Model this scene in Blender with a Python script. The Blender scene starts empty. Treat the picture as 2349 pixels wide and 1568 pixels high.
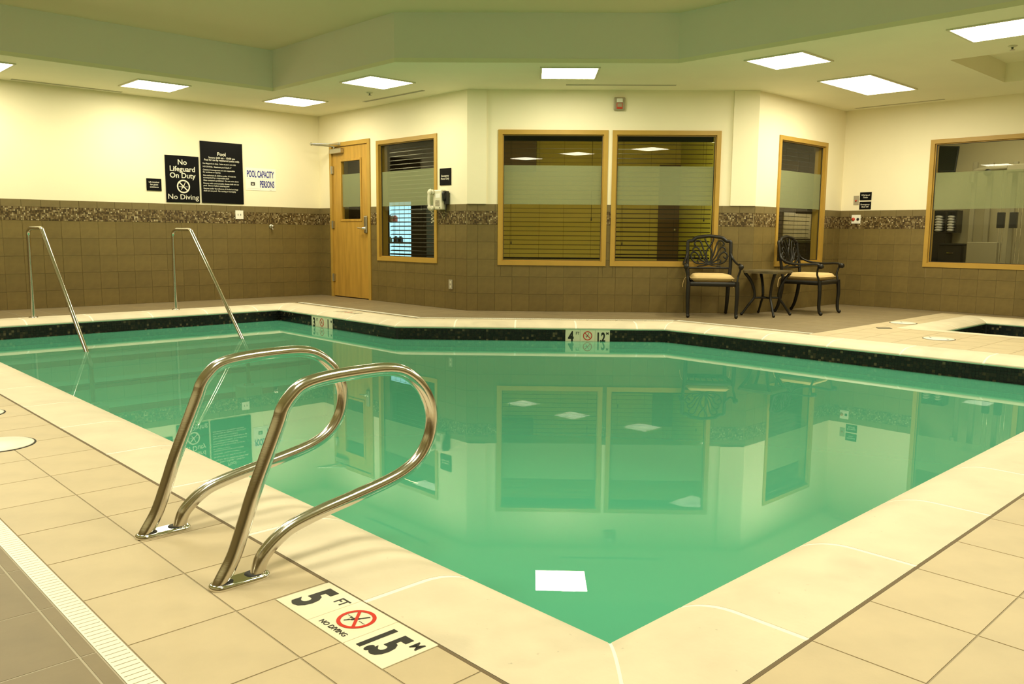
import bpy, bmesh, math, random
from mathutils import Vector, Matrix
from mathutils.geometry import tessellate_polygon
random.seed(7)
SC = bpy.context.scene
COL = SC.collection
PI = math.pi
R2 = math.sqrt(2.0)

# ------------------------------------------------------------------ camera
CAM_POS = Vector((-1.4028, -1.1303, 0.9043))
YAW, PITCH, ROLL = math.radians(46.2959), math.radians(7.3477), math.radians(0.4903)
cam_data = bpy.data.cameras.new('camera')
cam = bpy.data.objects.new('camera', cam_data)
COL.objects.link(cam)
cam_data.sensor_fit = 'HORIZONTAL'
cam_data.sensor_width = 36.0
cam_data.lens = 1915.48 / 2349 * 36.0
cam_data.clip_start = 0.02
cam_data.clip_end = 100
_F = Vector((math.cos(YAW), math.sin(YAW), 0)); _R = Vector((math.sin(YAW), -math.cos(YAW), 0)); _U = Vector((0, 0, 1))
_F2 = _F * math.cos(PITCH) - _U * math.sin(PITCH)
_U2 = _U * math.cos(PITCH) + _F * math.sin(PITCH)
_R3 = _R * math.cos(ROLL) + _U2 * math.sin(ROLL)
_U3 = -_R * math.sin(ROLL) + _U2 * math.cos(ROLL)
cam.matrix_world = Matrix(((_R3.x, _U3.x, -_F2.x, CAM_POS.x), (_R3.y, _U3.y, -_F2.y, CAM_POS.y), (_R3.z, _U3.z, -_F2.z, CAM_POS.z), (0, 0, 0, 1)))
SC.camera = cam

# ------------------------------------------------------------------ world, exposure, light levels
world = bpy.data.worlds.new('world'); SC.world = world
world.use_nodes = True
world.node_tree.nodes['Background'].inputs[0].default_value = (0.02, 0.02, 0.018, 1)
world.node_tree.nodes['Background'].inputs[1].default_value = 0.2
SC.view_settings.view_transform = 'Standard'
SC.view_settings.look = 'None'
SC.view_settings.gamma = 1.0
SC.view_settings.use_curve_mapping = False
SC.view_settings.exposure = 0.9
SC.cycles.use_denoising = True
SC.cycles.denoising_input_passes = 'RGB_ALBEDO_NORMAL'
SC.cycles.use_adaptive_sampling = False
SC.cycles.max_bounces = 12
SC.cycles.diffuse_bounces = 6
SC.cycles.glossy_bounces = 6
SC.cycles.transparent_max_bounces = 32
SC.cycles.transmission_bounces = 8
SC.cycles.sample_clamp_indirect = 6.0
SC.cycles.caustics_reflective = False
LAMP_COLOR = (1.0, 0.92, 0.66)
LAMP_POWER = 17.0        # pool hall troffers
OFFICE_POWER = 25.0
GYM_POWER = 9.0
STORE_POWER = 20.0

# ------------------------------------------------------------------ room figures (metres; z = 0 is the deck)
ZC, ZB, ZT = 2.553, 3.02, 1.2532        # low ceiling, raised ceiling, top of wall tile
YW, XW1, YWR, XW3, DG = 9.684, 5.051, 4.035, 9.6213, 11.454
XN, YN = -3.0, -3.0
DL = (YW - YWR - (YW - (DG - XW1))) * R2   # length of the diagonal wall
YD = DG - XW1                             # 6.403
XR = DG - YWR                             # 7.419
WATER = -0.179
POOL = [(0.025, 0.025), (5.6055, 0.025), (5.6055, 3.9325), (3.648, 5.89), (3.648, 8.34), (0.025, 8.34)]
SPA = [(7.47, -0.1), (9.0, -0.1), (9.0, 1.98), (7.47, 1.98)]

# ------------------------------------------------------------------ materials
def nodes_of(name):
    m = bpy.data.materials.new(name); m.use_nodes = True
    nt = m.node_tree
    return m, nt, nt.nodes['Principled BSDF'], nt.nodes.new, nt.links.new

def mat(name, color, rough=0.5, metal=0.0, var=0.0, scale=8.0, bump=0.0, bscale=60.0, rand=0.0, spec=0.5, coat=0.0, tint=None, stretch=None, speck=0.0):
    m, nt, b, N, L = nodes_of(name)
    b.inputs['Roughness'].default_value = rough
    b.inputs['Metallic'].default_value = metal
    b.inputs['Specular IOR Level'].default_value = spec
    if coat: b.inputs['Coat Weight'].default_value = coat
    b.inputs['Base Color'].default_value = (*color, 1)
    tc = N('ShaderNodeTexCoord')
    src = tc.outputs['Object']
    if stretch:
        mp = N('ShaderNodeMapping'); mp.inputs['Scale'].default_value = stretch
        L(src, mp.inputs['Vector']); src = mp.outputs['Vector']
    last = None
    if var or tint:
        no = N('ShaderNodeTexNoise'); no.inputs['Scale'].default_value = scale; no.inputs['Detail'].default_value = 5
        L(src, no.inputs['Vector'])
        mx = N('ShaderNodeMix'); mx.data_type = 'RGBA'
        c2 = tint or tuple(c * (1 - var) for c in color)
        mx.inputs[6].default_value = (*color, 1); mx.inputs[7].default_value = (*c2, 1)
        rp = N('ShaderNodeValToRGB'); rp.color_ramp.elements[0].position = 0.38; rp.color_ramp.elements[1].position = 0.68
        L(no.outputs['Fac'], rp.inputs['Fac']); L(rp.outputs['Color'], mx.inputs[0])
        last = mx.outputs[2]
    if rand:
        oi = N('ShaderNodeObjectInfo')
        mr = N('ShaderNodeMapRange'); mr.inputs['To Min'].default_value = 1 - rand; mr.inputs['To Max'].default_value = 1 + rand
        L(oi.outputs['Random'], mr.inputs['Value'])
        hs = N('ShaderNodeHueSaturation')
        L(mr.outputs['Result'], hs.inputs['Value'])
        if last: L(last, hs.inputs['Color'])
        else: hs.inputs['Color'].default_value = (*color, 1)
        last = hs.outputs['Color']
    if speck:
        for sc_, lo, k_ in ((55.0, 0.70, speck), (2.3, 0.60, 0.90)):
            ns = N('ShaderNodeTexNoise'); ns.inputs['Scale'].default_value = sc_; ns.inputs['Detail'].default_value = 3
            L(src, ns.inputs['Vector'])
            rs = N('ShaderNodeMapRange'); rs.inputs['From Min'].default_value = lo; rs.inputs['From Max'].default_value = lo + 0.08; rs.inputs['To Min'].default_value = 1.0; rs.inputs['To Max'].default_value = k_
            L(ns.outputs['Fac'], rs.inputs['Value'])
            hs2 = N('ShaderNodeHueSaturation'); L(rs.outputs['Result'], hs2.inputs['Value'])
            if last: L(last, hs2.inputs['Color'])
            else: hs2.inputs['Color'].default_value = (*color, 1)
            last = hs2.outputs['Color']
    if last: L(last, b.inputs['Base Color'])
    if bump:
        n2 = N('ShaderNodeTexNoise'); n2.inputs['Scale'].default_value = bscale; n2.inputs['Detail'].default_value = 4
        L(src, n2.inputs['Vector'])
        bp = N('ShaderNodeBump'); bp.inputs['Strength'].default_value = bump; bp.inputs['Distance'].default_value = 0.01
        L(n2.outputs['Fac'], bp.inputs['Height']); L(bp.outputs['Normal'], b.inputs['Normal'])
    return m

def mosaic_mat(name, stops, rough=0.25):
    m, nt, b, N, L = nodes_of(name)
    g = N('ShaderNodeNewGeometry')
    rp = N('ShaderNodeValToRGB'); rp.color_ramp.interpolation = 'CONSTANT'
    e = rp.color_ramp.elements
    while len(e) < len(stops): e.new(0.5)
    for i, (p, c) in enumerate(stops):
        e[i].position = p; e[i].color = (*c, 1)
    L(g.outputs['Random Per Island'], rp.inputs['Fac']); L(rp.outputs['Color'], b.inputs['Base Color'])
    b.inputs['Roughness'].default_value = rough
    return m

def emit(name, color, strength):
    m = bpy.data.materials.new(name); m.use_nodes = True
    nt = m.node_tree; nt.nodes.clear()
    e = nt.nodes.new('ShaderNodeEmission'); o = nt.nodes.new('ShaderNodeOutputMaterial')
    e.inputs[0].default_value = (*color, 1); e.inputs[1].default_value = strength
    nt.links.new(e.outputs[0], o.inputs[0])
    m.cycles.emission_sampling = 'FRONT'
    return m

def thin_glass(name, ior=1.5, tint=(0.86, 0.88, 0.84), rough=0.0):
    m = bpy.data.materials.new(name); m.use_nodes = True
    nt = m.node_tree; nt.nodes.clear(); N = nt.nodes.new; L = nt.links.new
    o = N('ShaderNodeOutputMaterial'); mx = N('ShaderNodeMixShader'); f = N('ShaderNodeFresnel')
    t = N('ShaderNodeBsdfTransparent'); g = N('ShaderNodeBsdfGlossy')
    f.inputs['IOR'].default_value = ior; t.inputs['Color'].default_value = (*tint, 1); g.inputs['Roughness'].default_value = rough
    gm = N('ShaderNodeNewGeometry'); mm = N('ShaderNodeMath'); mm.operation = 'SUBTRACT'; mm.use_clamp = True
    L(f.outputs[0], mm.inputs[0]); L(gm.outputs['Backfacing'], mm.inputs[1])
    L(mm.outputs[0], mx.inputs[0]); L(t.outputs[0], mx.inputs[1]); L(g.outputs[0], mx.inputs[2]); L(mx.outputs[0], o.inputs['Surface'])
    return m

def water_mat():
    m = bpy.data.materials.new('pool_water'); m.use_nodes = True
    nt = m.node_tree; nt.nodes.clear(); N = nt.nodes.new; L = nt.links.new
    o = N('ShaderNodeOutputMaterial'); mx = N('ShaderNodeMixShader'); f = N('ShaderNodeFresnel')
    t = N('ShaderNodeBsdfTransparent'); g = N('ShaderNodeBsdfGlossy')
    f.inputs['IOR'].default_value = 1.55
    t.inputs['Color'].default_value = (0.96, 1, 0.98, 1)
    g.inputs['Roughness'].default_value = 0.0
    tc = N('ShaderNodeTexCoord'); no = N('ShaderNodeTexNoise'); no.inputs['Scale'].default_value = 3.2; no.inputs['Detail'].default_value = 2.0
    bp = N('ShaderNodeBump'); bp.inputs['Strength'].default_value = 0.005; bp.inputs['Distance'].default_value = 0.02
    L(tc.outputs['Object'], no.inputs['Vector']); L(no.outputs['Fac'], bp.inputs['Height'])
    L(bp.outputs['Normal'], g.inputs['Normal'])
    d = N('ShaderNodeBsdfDiffuse'); d.inputs['Color'].default_value = (0.135, 0.565, 0.365, 1)      # cloudy water
    m2 = N('ShaderNodeMixShader'); m2.inputs[0].default_value = 0.64
    L(t.outputs[0], m2.inputs[1]); L(d.outputs[0], m2.inputs[2])
    gm = N('ShaderNodeNewGeometry'); mm = N('ShaderNodeMath'); mm.operation = 'SUBTRACT'; mm.use_clamp = True
    L(f.outputs[0], mm.inputs[0]); L(gm.outputs['Backfacing'], mm.inputs[1])
    L(mm.outputs[0], mx.inputs[0]); L(m2.outputs[0], mx.inputs[1]); L(g.outputs[0], mx.inputs[2]); L(mx.outputs[0], o.inputs['Surface'])
    va = N('ShaderNodeVolumeAbsorption'); va.inputs['Color'].default_value = (0.0, 0.94, 0.80, 1); va.inputs['Density'].default_value = 0.5
    L(va.outputs[0], o.inputs['Volume'])
    return m

def frost_mat(name, fac=0.46):
    m = bpy.data.materials.new(name); m.use_nodes = True
    nt = m.node_tree; nt.nodes.clear(); N = nt.nodes.new; L = nt.links.new
    o = N('ShaderNodeOutputMaterial'); mx = N('ShaderNodeMixShader')
    t = N('ShaderNodeBsdfTransparent'); d = N('ShaderNodeBsdfDiffuse')
    t.inputs['Color'].default_value = (0.92, 0.94, 0.9, 1); d.inputs['Color'].default_value = (0.36, 0.385, 0.215, 1)
    mx.inputs[0].default_value = fac
    L(t.outputs[0], mx.inputs[1]); L(d.outputs[0], mx.inputs[2]); L(mx.outputs[0], o.inputs['Surface'])
    return m

M = {}
M['paint'] = mat('cream_wall_paint', (0.87, 0.795, 0.58), 0.6, var=0.03, scale=2, bump=0.05, bscale=120)
M['ceiling'] = mat('ceiling_paint', (0.86, 0.82, 0.62), 0.75, var=0.03, scale=2, bump=0.06, bscale=150)
M['bulkhead'] = mat('cool_bulkhead_paint', (0.80, 0.76, 0.70), 0.75, bump=0.06, bscale=150)
M['raised'] = mat('tan_raised_ceiling_paint', (0.80, 0.62, 0.42), 0.75, bump=0.06, bscale=150)
M['wall_grout'] = mat('wall_grout', (0.25, 0.19, 0.085), 0.8)
M['wall_tile'] = mat('brown_wall_tile', (0.178, 0.127, 0.041), 0.42, var=0.14, scale=14, rand=0.07, bump=0.03, bscale=40, spec=0.35)
M['wall_cap'] = mat('brown_border_tile', (0.18, 0.135, 0.055), 0.4, var=0.1, scale=14, rand=0.05, spec=0.35)
M['mosaic'] = mosaic_mat('wall_mosaic', [(0, (0.06, 0.036, 0.013)), (0.25, (0.11, 0.07, 0.024)), (0.48, (0.16, 0.108, 0.042)), (0.68, (0.22, 0.16, 0.07)), (0.85, (0.31, 0.24, 0.12)), (0.96, (0.46, 0.38, 0.22))], 0.3)
M['pool_mosaic'] = mosaic_mat('waterline_mosaic', [(0, (0.006, 0.006, 0.007)), (0.5, (0.012, 0.011, 0.01)), (0.74, (0.022, 0.018, 0.012)), (0.9, (0.05, 0.037, 0.02)), (0.96, (0.11, 0.085, 0.05))], 0.25)
M['mosaic_grout'] = mat('mosaic_grout', (0.10, 0.08, 0.05), 0.8)
M['pool_grout'] = mat('dark_mosaic_grout', (0.01, 0.01, 0.01), 0.8)
M['deck_tile'] = mat('brown_deck_tile', (0.235, 0.18, 0.098), 0.5, var=0.12, scale=9, rand=0.05, bump=0.04, bscale=60, spec=0.4)
M['deck_grout'] = mat('deck_grout', (0.46, 0.41, 0.31), 0.85)
M['beige_tile'] = mat('beige_deck_tile', (0.58, 0.475, 0.305), 0.5, var=0.09, scale=7, rand=0.03, bump=0.04, bscale=90, spec=0.4)
M['beige_grout'] = mat('beige_grout', (0.36, 0.30, 0.2), 0.85)
M['sealant'] = mat('dark_joint_sealant', (0.16, 0.115, 0.06), 0.8)
M['coping'] = mat('coping_stone', (0.74, 0.655, 0.49), 0.55, var=0.10, scale=5, rand=0.02, bump=0.10, bscale=70, spec=0.35, speck=0.7)
M['coping_joint'] = mat('pale_coping_joint', (0.90, 0.86, 0.74), 0.7)
M['plaster'] = mat('pool_plaster', (0.80, 0.84, 0.76), 0.7, var=0.04, scale=3)
M['nosing'] = mat('step_nosing_tile', (0.05, 0.045, 0.03), 0.4)
M['white_plastic'] = mat('white_plastic', (0.86, 0.83, 0.72), 0.35, var=0.02)
M['slot'] = mat('shadow_slot', (0.03, 0.028, 0.022), 0.8)
M['black_slot'] = mat('black_socket', (0.01, 0.01, 0.01), 0.6)
M['steel'] = mat('stainless_steel', (0.66, 0.63, 0.57), 0.16, 1.0, bump=0.02, bscale=30, stretch=(1, 1, 20))
M['chrome'] = mat('polished_chrome', (0.80, 0.78, 0.72), 0.06, 1.0)
M['satin'] = mat('satin_nickel', (0.55, 0.52, 0.44), 0.32, 1.0)
M['wood'] = mat('golden_oak', (0.50, 0.285, 0.048), 0.42, var=0.22, scale=3, stretch=(6, 6, 0.7), spec=0.4)
M['frame'] = mat('gold_painted_frame', (0.46, 0.28, 0.05), 0.42, var=0.08, scale=5, spec=0.4)
M['bead'] = mat('dark_gasket', (0.03, 0.025, 0.015), 0.5)
M['glass'] = thin_glass('window_glass')
M['frost'] = frost_mat('frosted_film')
M['sign_black'] = mat('black_sign_plate', (0.004, 0.004, 0.004), 0.4, spec=0.1)
M['sign_text'] = mat('pale_sign_print', (0.74, 0.70, 0.58), 0.6)
M['sign_white'] = mat('white_sign_plate', (0.85, 0.83, 0.74), 0.35)
M['blue_print'] = mat('blue_print', (0.015, 0.02, 0.22), 0.5)
M['grey_print'] = mat('grey_print', (0.45, 0.45, 0.42), 0.5)
M['black_print'] = mat('black_print', (0.012, 0.01, 0.008), 0.4)
M['red_print'] = mat('red_print', (0.62, 0.03, 0.015), 0.4)
M['marker'] = mat('white_glazed_marker', (0.86, 0.80, 0.62), 0.25, spec=0.5)
M['iron'] = mat('bronze_black_iron', (0.010, 0.008, 0.005), 0.45, var=0.3, scale=20, spec=0.35)
M['cushion'] = mat('tan_cushion_fabric', (0.60, 0.43, 0.19), 0.85, var=0.07, scale=10, bump=0.12, bscale=160)
M['table_top'] = mat('bronze_table_top', (0.15, 0.12, 0.065), 0.28, var=0.3, scale=12, spec=0.7)
M['phone'] = mat('ivory_phone_plastic', (0.66, 0.62, 0.46), 0.4)
M['black'] = mat('black_plastic', (0.012, 0.012, 0.011), 0.4)
M['alarm_grey'] = mat('alarm_housing', (0.36, 0.31, 0.2), 0.45)
M['alarm_lens'] = mat('clear_strobe_lens', (0.78, 0.76, 0.66), 0.1)
M['red_plastic'] = mat('red_plastic', (0.55, 0.05, 0.02), 0.35)
M['grey_plate'] = mat('grey_plate', (0.36, 0.32, 0.23), 0.4)
M['light_frame'] = mat('light_frame', (0.7, 0.65, 0.48), 0.5)
M['diffuser'] = emit('troffer_diffuser', LAMP_COLOR, LAMP_POWER)
M['office_diffuser'] = emit('office_diffuser', (1, 0.84, 0.45), OFFICE_POWER)
M['store_diffuser'] = emit('store_diffuser', (1, 0.84, 0.45), STORE_POWER)
M['gym_diffuser'] = emit('gym_diffuser', (1, 0.9, 0.62), GYM_POWER)
M['blue_glow'] = emit('lit_blue_panel', (0.42, 0.78, 0.92), 1.0)
M['vent'] = mat('dark_vent_slot', (0.06, 0.055, 0.03), 0.6)
M['slat'] = mat('dark_wood_slat', (0.008, 0.006, 0.003), 0.55, spec=0.15)
M['office_wall'] = mat('ochre_office_wall', (0.60, 0.52, 0.13), 0.7, var=0.06, scale=2)
M['lime_wall'] = mat('lime_office_wall', (0.50, 0.50, 0.07), 0.7, var=0.05, scale=2)
M['dark_wall'] = mat('dark_brown_wall', (0.10, 0.065, 0.02), 0.7, var=0.1, scale=3)
M['brown_door'] = mat('dark_brown_door', (0.12, 0.07, 0.018), 0.5, var=0.15, scale=4)
M['gym_wall'] = mat('cream_gym_wall', (0.60, 0.54, 0.34), 0.7, var=0.04, scale=2)
M['back_floor'] = mat('back_room_carpet', (0.14, 0.11, 0.06), 0.9, var=0.2, scale=20)
M['machine'] = mat('grey_machine_frame', (0.30, 0.27, 0.17), 0.4)
M['towel'] = mat('white_towel', (0.8, 0.78, 0.74), 0.9, bump=0.2, bscale=200)
M['cabinet'] = mat('black_cabinet', (0.011, 0.010, 0.008), 0.35)
M['screen'] = mat('black_screen', (0.008, 0.009, 0.008), 0.15)
M['backsplash'] = mat('pale_splash_tile', (0.6, 0.5, 0.28), 0.3, rand=0.05)
M['counter'] = mat('green_grey_counter', (0.12, 0.13, 0.06), 0.4)
M['water'] = water_mat()

# ------------------------------------------------------------------ mesh builder
class MB:
    def __init__(s): s.v = []; s.f = []; s.mi = []; s.sm = []
    def add(s, vs, fs, mi=0, smooth=False):
        o = len(s.v); s.v += [tuple(v) for v in vs]
        for f in fs: s.f.append(tuple(i + o for i in f)); s.mi.append(mi); s.sm.append(smooth)
        return s
    def box(s, x0, y0, z0, x1, y1, z1, mi=0):
        x0, x1 = min(x0, x1), max(x0, x1); y0, y1 = min(y0, y1), max(y0, y1); z0, z1 = min(z0, z1), max(z0, z1)
        vs = [(x0, y0, z0), (x1, y0, z0), (x1, y1, z0), (x0, y1, z0), (x0, y0, z1), (x1, y0, z1), (x1, y1, z1), (x0, y1, z1)]
        return s.add(vs, [(0, 3, 2, 1), (4, 5, 6, 7), (0, 1, 5, 4), (1, 2, 6, 5), (2, 3, 7, 6), (3, 0, 4, 7)], mi)
    def bbox(s, x0, y0, z0, x1, y1, z1, b=0.005, seg=2, mi=0, smooth=False):
        bm = bmesh.new(); bmesh.ops.create_cube(bm, size=1.0)
        for v in bm.verts:
            v.co = Vector(((x0 + x1) / 2 + v.co.x * abs(x1 - x0), (y0 + y1) / 2 + v.co.y * abs(y1 - y0), (z0 + z1) / 2 + v.co.z * abs(z1 - z0)))
        bmesh.ops.bevel(bm, geom=bm.edges[:], offset=b, segments=seg, profile=0.5, affect='EDGES')
        bm.verts.index_update()
        s.add([v.co[:] for v in bm.verts], [[v.index for v in f.verts] for f in bm.faces], mi, smooth); bm.free()
        return s
    def prism(s, poly, z0, z1, mi=0, bottom=True):
        n = len(poly)
        vs = [(x, y, z0) for x, y in poly] + [(x, y, z1) for x, y in poly]
        fs = [tuple(range(n, 2 * n))] + ([tuple(range(n - 1, -1, -1))] if bottom else [])
        fs += [(i, (i + 1) % n, (i + 1) % n + n, i + n) for i in range(n)]
        return s.add(vs, fs, mi)
    def tube(s, pts, r, n=10, caps=True, closed=False, mi=0, flat=1.0):
        P = [Vector(p) for p in pts]; k = len(P)
        rs = r if isinstance(r, (list, tuple)) else [r] * k
        T = []
        for i in range(k):
            if closed: d = P[(i + 1) % k] - P[i - 1]
            else: d = P[min(i + 1, k - 1)] - P[max(i - 1, 0)]
            T.append(d.normalized())
        up = Vector((0, 0, 1)) if abs(T[0].z) < 0.9 else Vector((1, 0, 0))
        nrm = (up - T[0] * up.dot(T[0])).normalized()
        vs = []
        for i in range(k):
            nrm = (nrm - T[i] * nrm.dot(T[i])).normalized(); bn = T[i].cross(nrm)
            for j in range(n):
                a = 2 * PI * j / n
                vs.append(P[i] + nrm * math.cos(a) * rs[i] * flat + bn * math.sin(a) * rs[i])
        fs = []
        for i in range(k if closed else k - 1):
            i2 = (i + 1) % k
            for j in range(n):
                fs.append((i * n + j, i * n + (j + 1) % n, i2 * n + (j + 1) % n, i2 * n + j))
        s.add(vs, fs, mi, True)
        if caps and not closed:
            s.add(vs[:n], [tuple(range(n - 1, -1, -1))], mi); s.add(vs[-n:], [tuple(range(n))], mi)
        return s
    def lathe(s, prof, n=20, c=(0, 0, 0), axis='z', mi=0, smooth=True):
        vs = []
        for r, h in prof:
            for j in range(n):
                a = 2 * PI * j / n; p = (r * math.cos(a), r * math.sin(a), h)
                if axis == 'y': p = (p[0], -p[2], p[1])      # outwards = -y
                elif axis == 'x': p = (p[2], p[0], p[1])
                vs.append((p[0] + c[0], p[1] + c[1], p[2] + c[2]))
        fs = []
        for i in range(len(prof) - 1):
            for j in range(n): fs.append((i * n + j, i * n + (j + 1) % n, (i + 1) * n + (j + 1) % n, (i + 1) * n + j))
        fs.append(tuple(range(n - 1, -1, -1))); m = len(prof) - 1
        fs.append(tuple(m * n + j for j in range(n)))
        return s.add(vs, fs, mi, smooth)
    def ball(s, c, r, mi=0, n=10):
        prof = [(max(1e-4, r * math.sin(PI * i / 7)), -r * math.cos(PI * i / 7)) for i in range(8)]
        return s.lathe(prof, n, c, 'z', mi)
    def xf(s, Mx):
        s.v = [tuple(Mx @ Vector(v)) for v in s.v]; return s
    def join(s, o, mi=None):
        s.add(o.v, o.f); k = len(o.f)
        s.mi[-k:] = o.mi if mi is None else [mi] * k; s.sm[-k:] = o.sm
        return s

def mesh_of(name, mb, mats):
    me = bpy.data.meshes.new(name)
    me.from_pydata(mb.v, [], mb.f); 
    for m in (mats if isinstance(mats, (list, tuple)) else [mats]): me.materials.append(m)
    me.polygons.foreach_set('material_index', mb.mi)
    me.polygons.foreach_set('use_smooth', mb.sm)
    me.update()
    return me

def link(name, me, parent=None, Mx=None):
    o = bpy.data.objects.new(name, me); COL.objects.link(o)
    if parent: o.parent = parent
    if Mx is not None: o.matrix_basis = Mx
    return o

def obj(name, mb, mats, parent=None, world=False, kind=None, label=None):
    if world and parent: mb.xf(wm(parent).inverted())
    o = link(name, mesh_of(name, mb, mats), parent)
    if kind: o['kind'] = kind
    if label: o['label'] = label
    return o

def wm(o):
    m = o.matrix_basis.copy()
    while o.parent: o = o.parent; m = o.matrix_basis @ m
    return m

def T(x, y, z=0, rz=0): return Matrix.Translation((x, y, z)) @ Matrix.Rotation(rz, 4, 'Z')

def tag(o, label, cat, group=None):
    o['label'] = label; o['category'] = cat
    if group: o['group'] = group
    return o

def thing(name, label, cat, Mx=None, group=None):
    o = link(name, None, None, Mx or Matrix()); o.empty_display_size = 0.1
    return tag(o, label, cat, group)

def struct(name, mb=None, mats=None, Mx=None):
    o = link(name, mesh_of(name, mb, mats) if mb else None, None, Mx or Matrix())
    o['kind'] = 'structure'
    return o

def smooth_path(pts, step=6):
    P = [Vector(p) for p in pts]; out = []
    for i in range(len(P) - 1):
        p0 = P[max(i - 1, 0)]; p1 = P[i]; p2 = P[i + 1]; p3 = P[min(i + 2, len(P) - 1)]
        for k in range(step):
            t = k / step
            out.append(0.5 * ((2 * p1) + (p2 - p0) * t + (2 * p0 - 5 * p1 + 4 * p2 - p3) * t * t + (3 * p1 - p0 - 3 * p2 + p3) * t ** 3))
    out.append(P[-1]); return out

def fillet(pts, rad, seg=6):
    P = [Vector(p) for p in pts]; out = [P[0]]
    rads = rad if isinstance(rad, (list, tuple)) else [rad] * (len(P) - 2)
    for i in range(1, len(P) - 1):
        a = (P[i - 1] - P[i]); b = (P[i + 1] - P[i]); la, lb = a.length, b.length; a.normalize(); b.normalize()
        ang = a.angle(b); d = min(rads[i - 1] / math.tan(ang / 2), la * 0.49, lb * 0.49)
        p, q = P[i] + a * d, P[i] + b * d
        for k in range(seg + 1):
            t = k / seg; out.append(p * (1 - t) ** 2 + P[i] * 2 * t * (1 - t) + q * t * t)
    out.append(P[-1]); return out

def text_mb(body, size=0.1, align='CENTER', bold=0.0, sx=1.0, spacing=1.0, line=1.0, depth=0.0006, mi=0):
    """Lettering lying in the x/z plane and facing -y, origin at the first base line."""
    c = bpy.data.curves.new('lettering', 'FONT'); c.body = body; c.size = size; c.align_x = align
    c.offset = bold; c.space_line = line; c.space_character = spacing; c.extrude = depth; c.resolution_u = 3
    o = bpy.data.objects.new('lettering_source', c); COL.objects.link(o)
    dg = bpy.context.evaluated_depsgraph_get()
    me = bpy.data.meshes.new_from_object(o.evaluated_get(dg))
    mb = MB(); mb.add([(v.co.x * sx, -v.co.z, v.co.y) for v in me.vertices], [tuple(p.vertices) for p in me.polygons], mi)
    bpy.data.objects.remove(o); bpy.data.curves.remove(c); bpy.data.meshes.remove(me)
    return mb

def place(mb, x, y, z): return mb.xf(Matrix.Translation((x, y, z)))

def clip(poly, a, b, c):                     # keep a*x + b*y <= c
    out = []
    for i in range(len(poly)):
        p, q = poly[i], poly[(i + 1) % len(poly)]
        dp, dq = a * p[0] + b * p[1] - c, a * q[0] + b * q[1] - c
        if dp <= 1e-9: out.append(p)
        if (dp < -1e-9 and dq > 1e-9) or (dp > 1e-9 and dq < -1e-9):
            t = dp / (dp - dq); out.append((p[0] + (q[0] - p[0]) * t, p[1] + (q[1] - p[1]) * t))
    return out

def area(p): return 0.5 * sum(p[i][0] * p[(i + 1) % len(p)][1] - p[(i + 1) % len(p)][0] * p[i][1] for i in range(len(p)))

def cut_rects(r, holes):
    rs = [r]
    for h in holes:
        nx = []
        for (a0, a1, b0, b1) in rs:
            if h[0] >= a1 or h[1] <= a0 or h[2] >= b1 or h[3] <= b0: nx.append((a0, a1, b0, b1)); continue
            c0, c1 = max(a0, h[0]), min(a1, h[1])
            if a0 < c0: nx.append((a0, c0, b0, b1))
            if c1 < a1: nx.append((c1, a1, b0, b1))
            if b0 < h[2]: nx.append((c0, c1, b0, h[2]))
            if h[3] < b1: nx.append((c0, c1, h[3], b1))
        rs = nx
    return rs

def slab(outer, holes, z0, z1):
    mb = MB(); loops = [outer] + holes
    tris = tessellate_polygon([[Vector((x, y, 0)) for x, y in l] for l in loops])
    flat = [p for l in loops for p in l]
    mb.add([(x, y, z1) for x, y in flat], [tuple(t) for t in tris])
    mb.add([(x, y, z0) for x, y in flat], [tuple(t) for t in tris])
    for l in loops:
        n = len(l)
        mb.add([(x, y, z0) for x, y in l] + [(x, y, z1) for x, y in l], [(i, (i + 1) % n, (i + 1) % n + n, i + n) for i in range(n)])
    return mb

def offset_poly(poly, ds):
    """poly counter-clockwise; move edge i outwards by ds[i]."""
    n = len(poly); ln = []
    for i in range(n):
        a, b = Vector(poly[i]), Vector(poly[(i + 1) % n]); d = (b - a).normalized(); nn = Vector((d.y, -d.x))
        ln.append((a + nn * ds[i], d))
    out = []
    for i in range(n):
        p, d = ln[i - 1]; q, e = ln[i]
        cr = d.x * e.y - d.y * e.x; w = q - p
        t = (w.x * e.y - w.y * e.x) / cr; out.append(tuple(p + d * t))
    return out

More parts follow.
